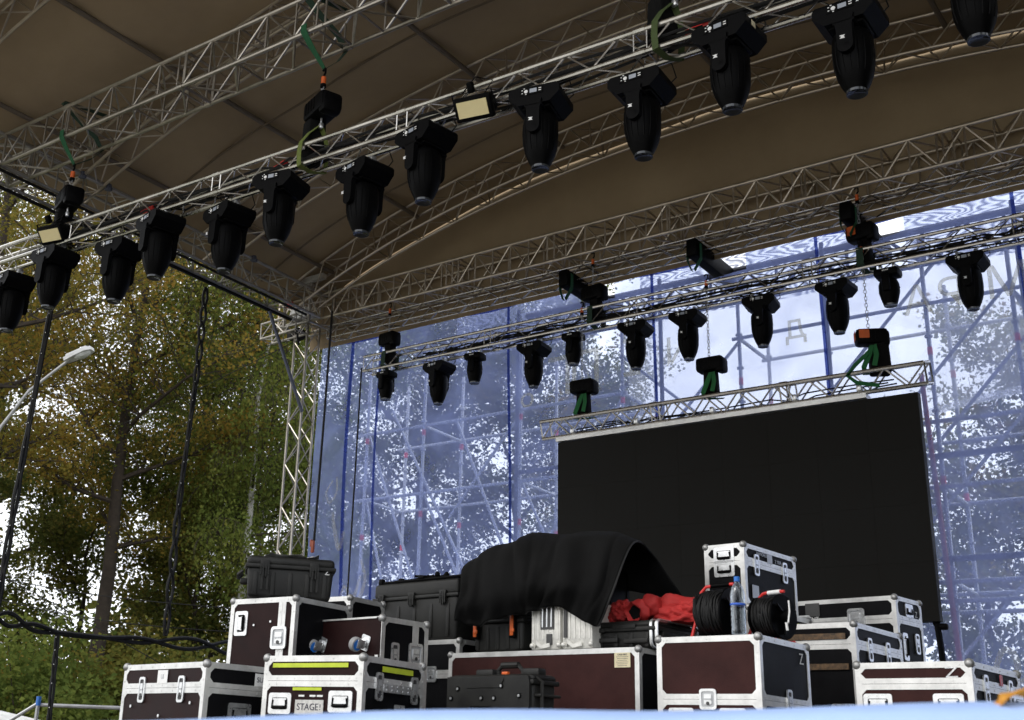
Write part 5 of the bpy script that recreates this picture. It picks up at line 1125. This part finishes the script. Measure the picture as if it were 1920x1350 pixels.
b = MB(); b.M = Fm.copy(); b.lathe([(.02, -.10), (.09, -.09), (.13, -.05), (.14, -.02)], 18, Matrix.Translation((.28, 0, 0)) @ Matrix.Diagonal((1.4, .8, .9, 1))); b.build('lamp_glass', mat('lamp_glass', (.5, .52, .5), .12), lp)
def strand(label, P, amp, period, r=.028, name='cable_strand', n=None, group='twisted black cable strands left of the stage'):
    P = [Vector(p) for p in P]; L = sum((P[i+1]-P[i]).length for i in range(len(P)-1)); n = n or max(30, int(L/.06)); Q = [cr1(P, i/n) for i in range(n+1)]
    rt = thing(name, label, 'cable', P[0], 0, group)
    for s in (-1, 1):
        b = MB(); pts = []
        for i, q in enumerate(Q):
            t = (Q[min(i+1, n)]-Q[max(i-1, 0)]).normalized(); sd_ = t.cross(Vector((.9, .44, 0)) if abs(t.z) > .7 else Vector((0, 0, 1))).normalized() if abs(t.z) > .7 else Vector((0, 0, 1))
            u_ = i/n*L; w_ = amp*abs(math.sin(math.pi*u_/period+.7*math.sin(u_*.9)))*(.6+.5*math.sin(u_*1.7))
            pts.append(q-P[0]+sd_*(s*w_)+t.cross(sd_)*(.012*s))
        b.path(pts, r, 6)
        for i in range(0, n, 3): pass
        b.build('cable', M_RUB, rt)
    bb_ = None
    for i in range(2, n, max(5, n//24)):
        if bb_ is None: b = MB(); b.sphere((0, 0, 0), .008, n=6); bb_ = b.build('bulb', M_WHT, rt); q_ = bb_
        else: q_ = bb_.copy(); COL.objects.link(q_)
        q_.location = Q[i]-P[0]+Vector((.02, -.03, 0))
strand('twisted black cable pair with oval gaps from the left roof edge to the low cable', [(-13.75, 11.73, 8.75), (-13.72, 11.7, 7.2), (-13.75, 11.66, 5.2), (-13.7, 11.63, 3.2)], .075, .42, .024)
strand('black cable strand hanging behind the leftmost moving heads', [(-13.72, 9.0, 8.75), (-13.7, 8.92, 7.4), (-13.72, 8.86, 5.4), (-13.7, 8.80, 3.16)], .03, .5, .026)
strand('thick black looped cable swagging low across the trees behind the low case', [(-13.7, 8.1, 3.28), (-13.7, 8.86, 3.16), (-13.7, 9.79, 3.05), (-13.7, 11.2, 3.09), (-13.7, 12.92, 3.15), (-13.75, 14.0, 3.0)], .085, .62, .03)
strand('short black cable strand hanging from the low swag to the rail', [(-13.7, 9.77, 3.06), (-13.7, 9.80, 2.5), (-13.7, 9.84, 1.56)], .02, .4, .02)
for lab, P in (('thin overhead wire sloping down to the black case at left', [(-20, 9.0, 4.9), (-15.5, 10.6, 4.0), (-12, 12.3, 3.55)]), ('second thin overhead wire just under the first at left', [(-20, 9.2, 4.65), (-15.5, 10.9, 3.65), (-12, 12.6, 3.25)]), ('steep thin wire crossing the maple trunk', [(-18, 9.2, 4.9), (-15.5, 10.5, 3.9), (-12.5, 12.2, 2.2)]), ('thin wire rising to the head of the left tower', [(-24, 15, 7.5), (-18.5, 14.2, 7.9), (-13.8, 13.9, 8.5)])):
    b = MB(); b.path([cr1([Vector(p) for p in P], i/12)-Vector(P[0])+Vector((0, 0, -.12*math.sin(math.pi*i/12))) for i in range(13)], .007, 5); o = b.build('overhead_wire', M_RUB, None, P[0]); tag(o, lab, 'wire', 'thin wires at left')
tn = thing('white_tent', 'corner of a white tent roof at the lower left corner', 'tent', (-17.6, 11.6, 0))
b = MB(); b.add([(-1.6, -1.6, 1.70), (1.6, -1.6, 1.70), (1.6, 1.6, 1.70), (-1.6, 1.6, 1.70), (0, 0, 2.12)], [(0, 1, 4), (1, 2, 4), (2, 3, 4), (3, 0, 4)]); b.build('roof', M_WHT, tn, smooth=False)
for sx in (-1.55, 1.55):
    for sy in (-1.55, 1.55): b = MB(); b.tube((sx, sy, 0), (sx, sy, 1.70), .03, 8); b.build('leg', M_GREY, tn)
rl = thing('guard_rail', 'galvanised tube guard rail with a blue post cap at lower left', 'rail', (-14.2, 10.1, 0))
for p, q in (((-.08, -.07, 0), (-.08, -.07, 2.2)), ((-.1, -.05, 2.13), (2.0, 1.6, 2.15)), ((-.08, -.07, 2.15), (-.7, -.4, 1.7)), ((1.95, 1.55, 0), (1.95, 1.55, 2.15))):
    b = MB(); b.tube(p, q, .026, 8); b.build('tube', M_GREY, rl)
b = MB(); b.tube((-.08, -.07, 2.12), (-.08, -.07, 2.24), .034, 10); b.build('post_cap', M_BLUEP, rl)
# ------------------------------------------------------------------ blue cover in the foreground
M_COV = mat('pale_blue_vinyl', (.37, .51, .83), .45, 0, .06, 3, .12, 30)
cv = thing('barrier_cover', 'pale blue vinyl cover over the barrier along the bottom of the photo', 'cover', (-1.2, 1.95, 0))
A_ = Vector((-3.4, .25, 0))-Vector((-1.2, 1.95, 0)); B_ = Vector((1.4, 4.0, 0))-Vector((-1.2, 1.95, 0)); d_ = (B_-A_).normalized(); n_ = Vector((d_.y, -d_.x, 0)); L = (B_-A_).length
b = MB(); K = 90; prof_ = [(-.10, .9), (-.095, 1.3), (-.085, 1.60), (-.06, 1.665), (0, 1.69), (.06, 1.665), (.085, 1.60), (.095, 1.3), (.10, .9)]; vs = []
for i in range(K+1):
    for (o_, z) in prof_:
        u_ = L*i/K; wv = .010*math.sin(u_*2.1)+.006*math.sin(u_*5.3+1); rise = float(np.interp(u_/L, [0.29, 0.3379, 0.3933, 0.4522, 0.5179, 0.6002], [0.0026, 0.0208, 0.041, 0.0622, 0.0765, 0.0951]))
        vs.append(A_+d_*u_-n_*(o_+.01*math.sin(u_*9+z*4))+Vector((0, 0, z+rise+wv)))
m_ = len(prof_); b.add(vs, [(i*m_+j, (i+1)*m_+j, (i+1)*m_+j+1, i*m_+j+1) for i in range(K) for j in range(m_-1)]); b.build('vinyl', M_COV, cv, ang=80)
b = MB(); b.tube(A_+Vector((0, 0, 1.6)), B_+Vector((0, 0, 1.66)), .03, 8)
for t in (.05, .35, .65, .95): b.tube(A_+d_*(L*t), A_+d_*(L*t)+Vector((0, 0, 1.62)), .03, 8)
b.build('barrier_frame', M_GREY, cv)
lf = thing('fallen_leaf', 'blurred orange autumn leaf lying on the blue cover at lower right', 'leaf', (-0.525, 2.496, 1.784), rad(35), None)
b = MB(); P = [(-.036, 0), (-.02, .02), (-.012, .012), (.0, .03), (.012, .014), (.03, .018), (.05, .004), (.028, -.006), (.03, -.022), (.008, -.014), (-.008, -.026), (-.018, -.01)]
vs = [(x, y*.8, .008+.014*math.sin(x*60)+abs(y)*.45) for x, y in P]; b.add(vs+[(0, 0, .02)], [(i, (i+1) % 12, 12) for i in range(12)]); b.build('blade', mat('orange_leaf', (.55, .16, .015), .6, 0, .4, 30, var2=(.7, .38, .04)), lf)
b = MB(); b.path([(.045, .003, .012), (.07, .006, .006), (.085, .002, .012)], .0018, 5); b.build('stalk', MATS['orange_leaf'], lf); lf.scale = (1.5, 1.5, 1.5)
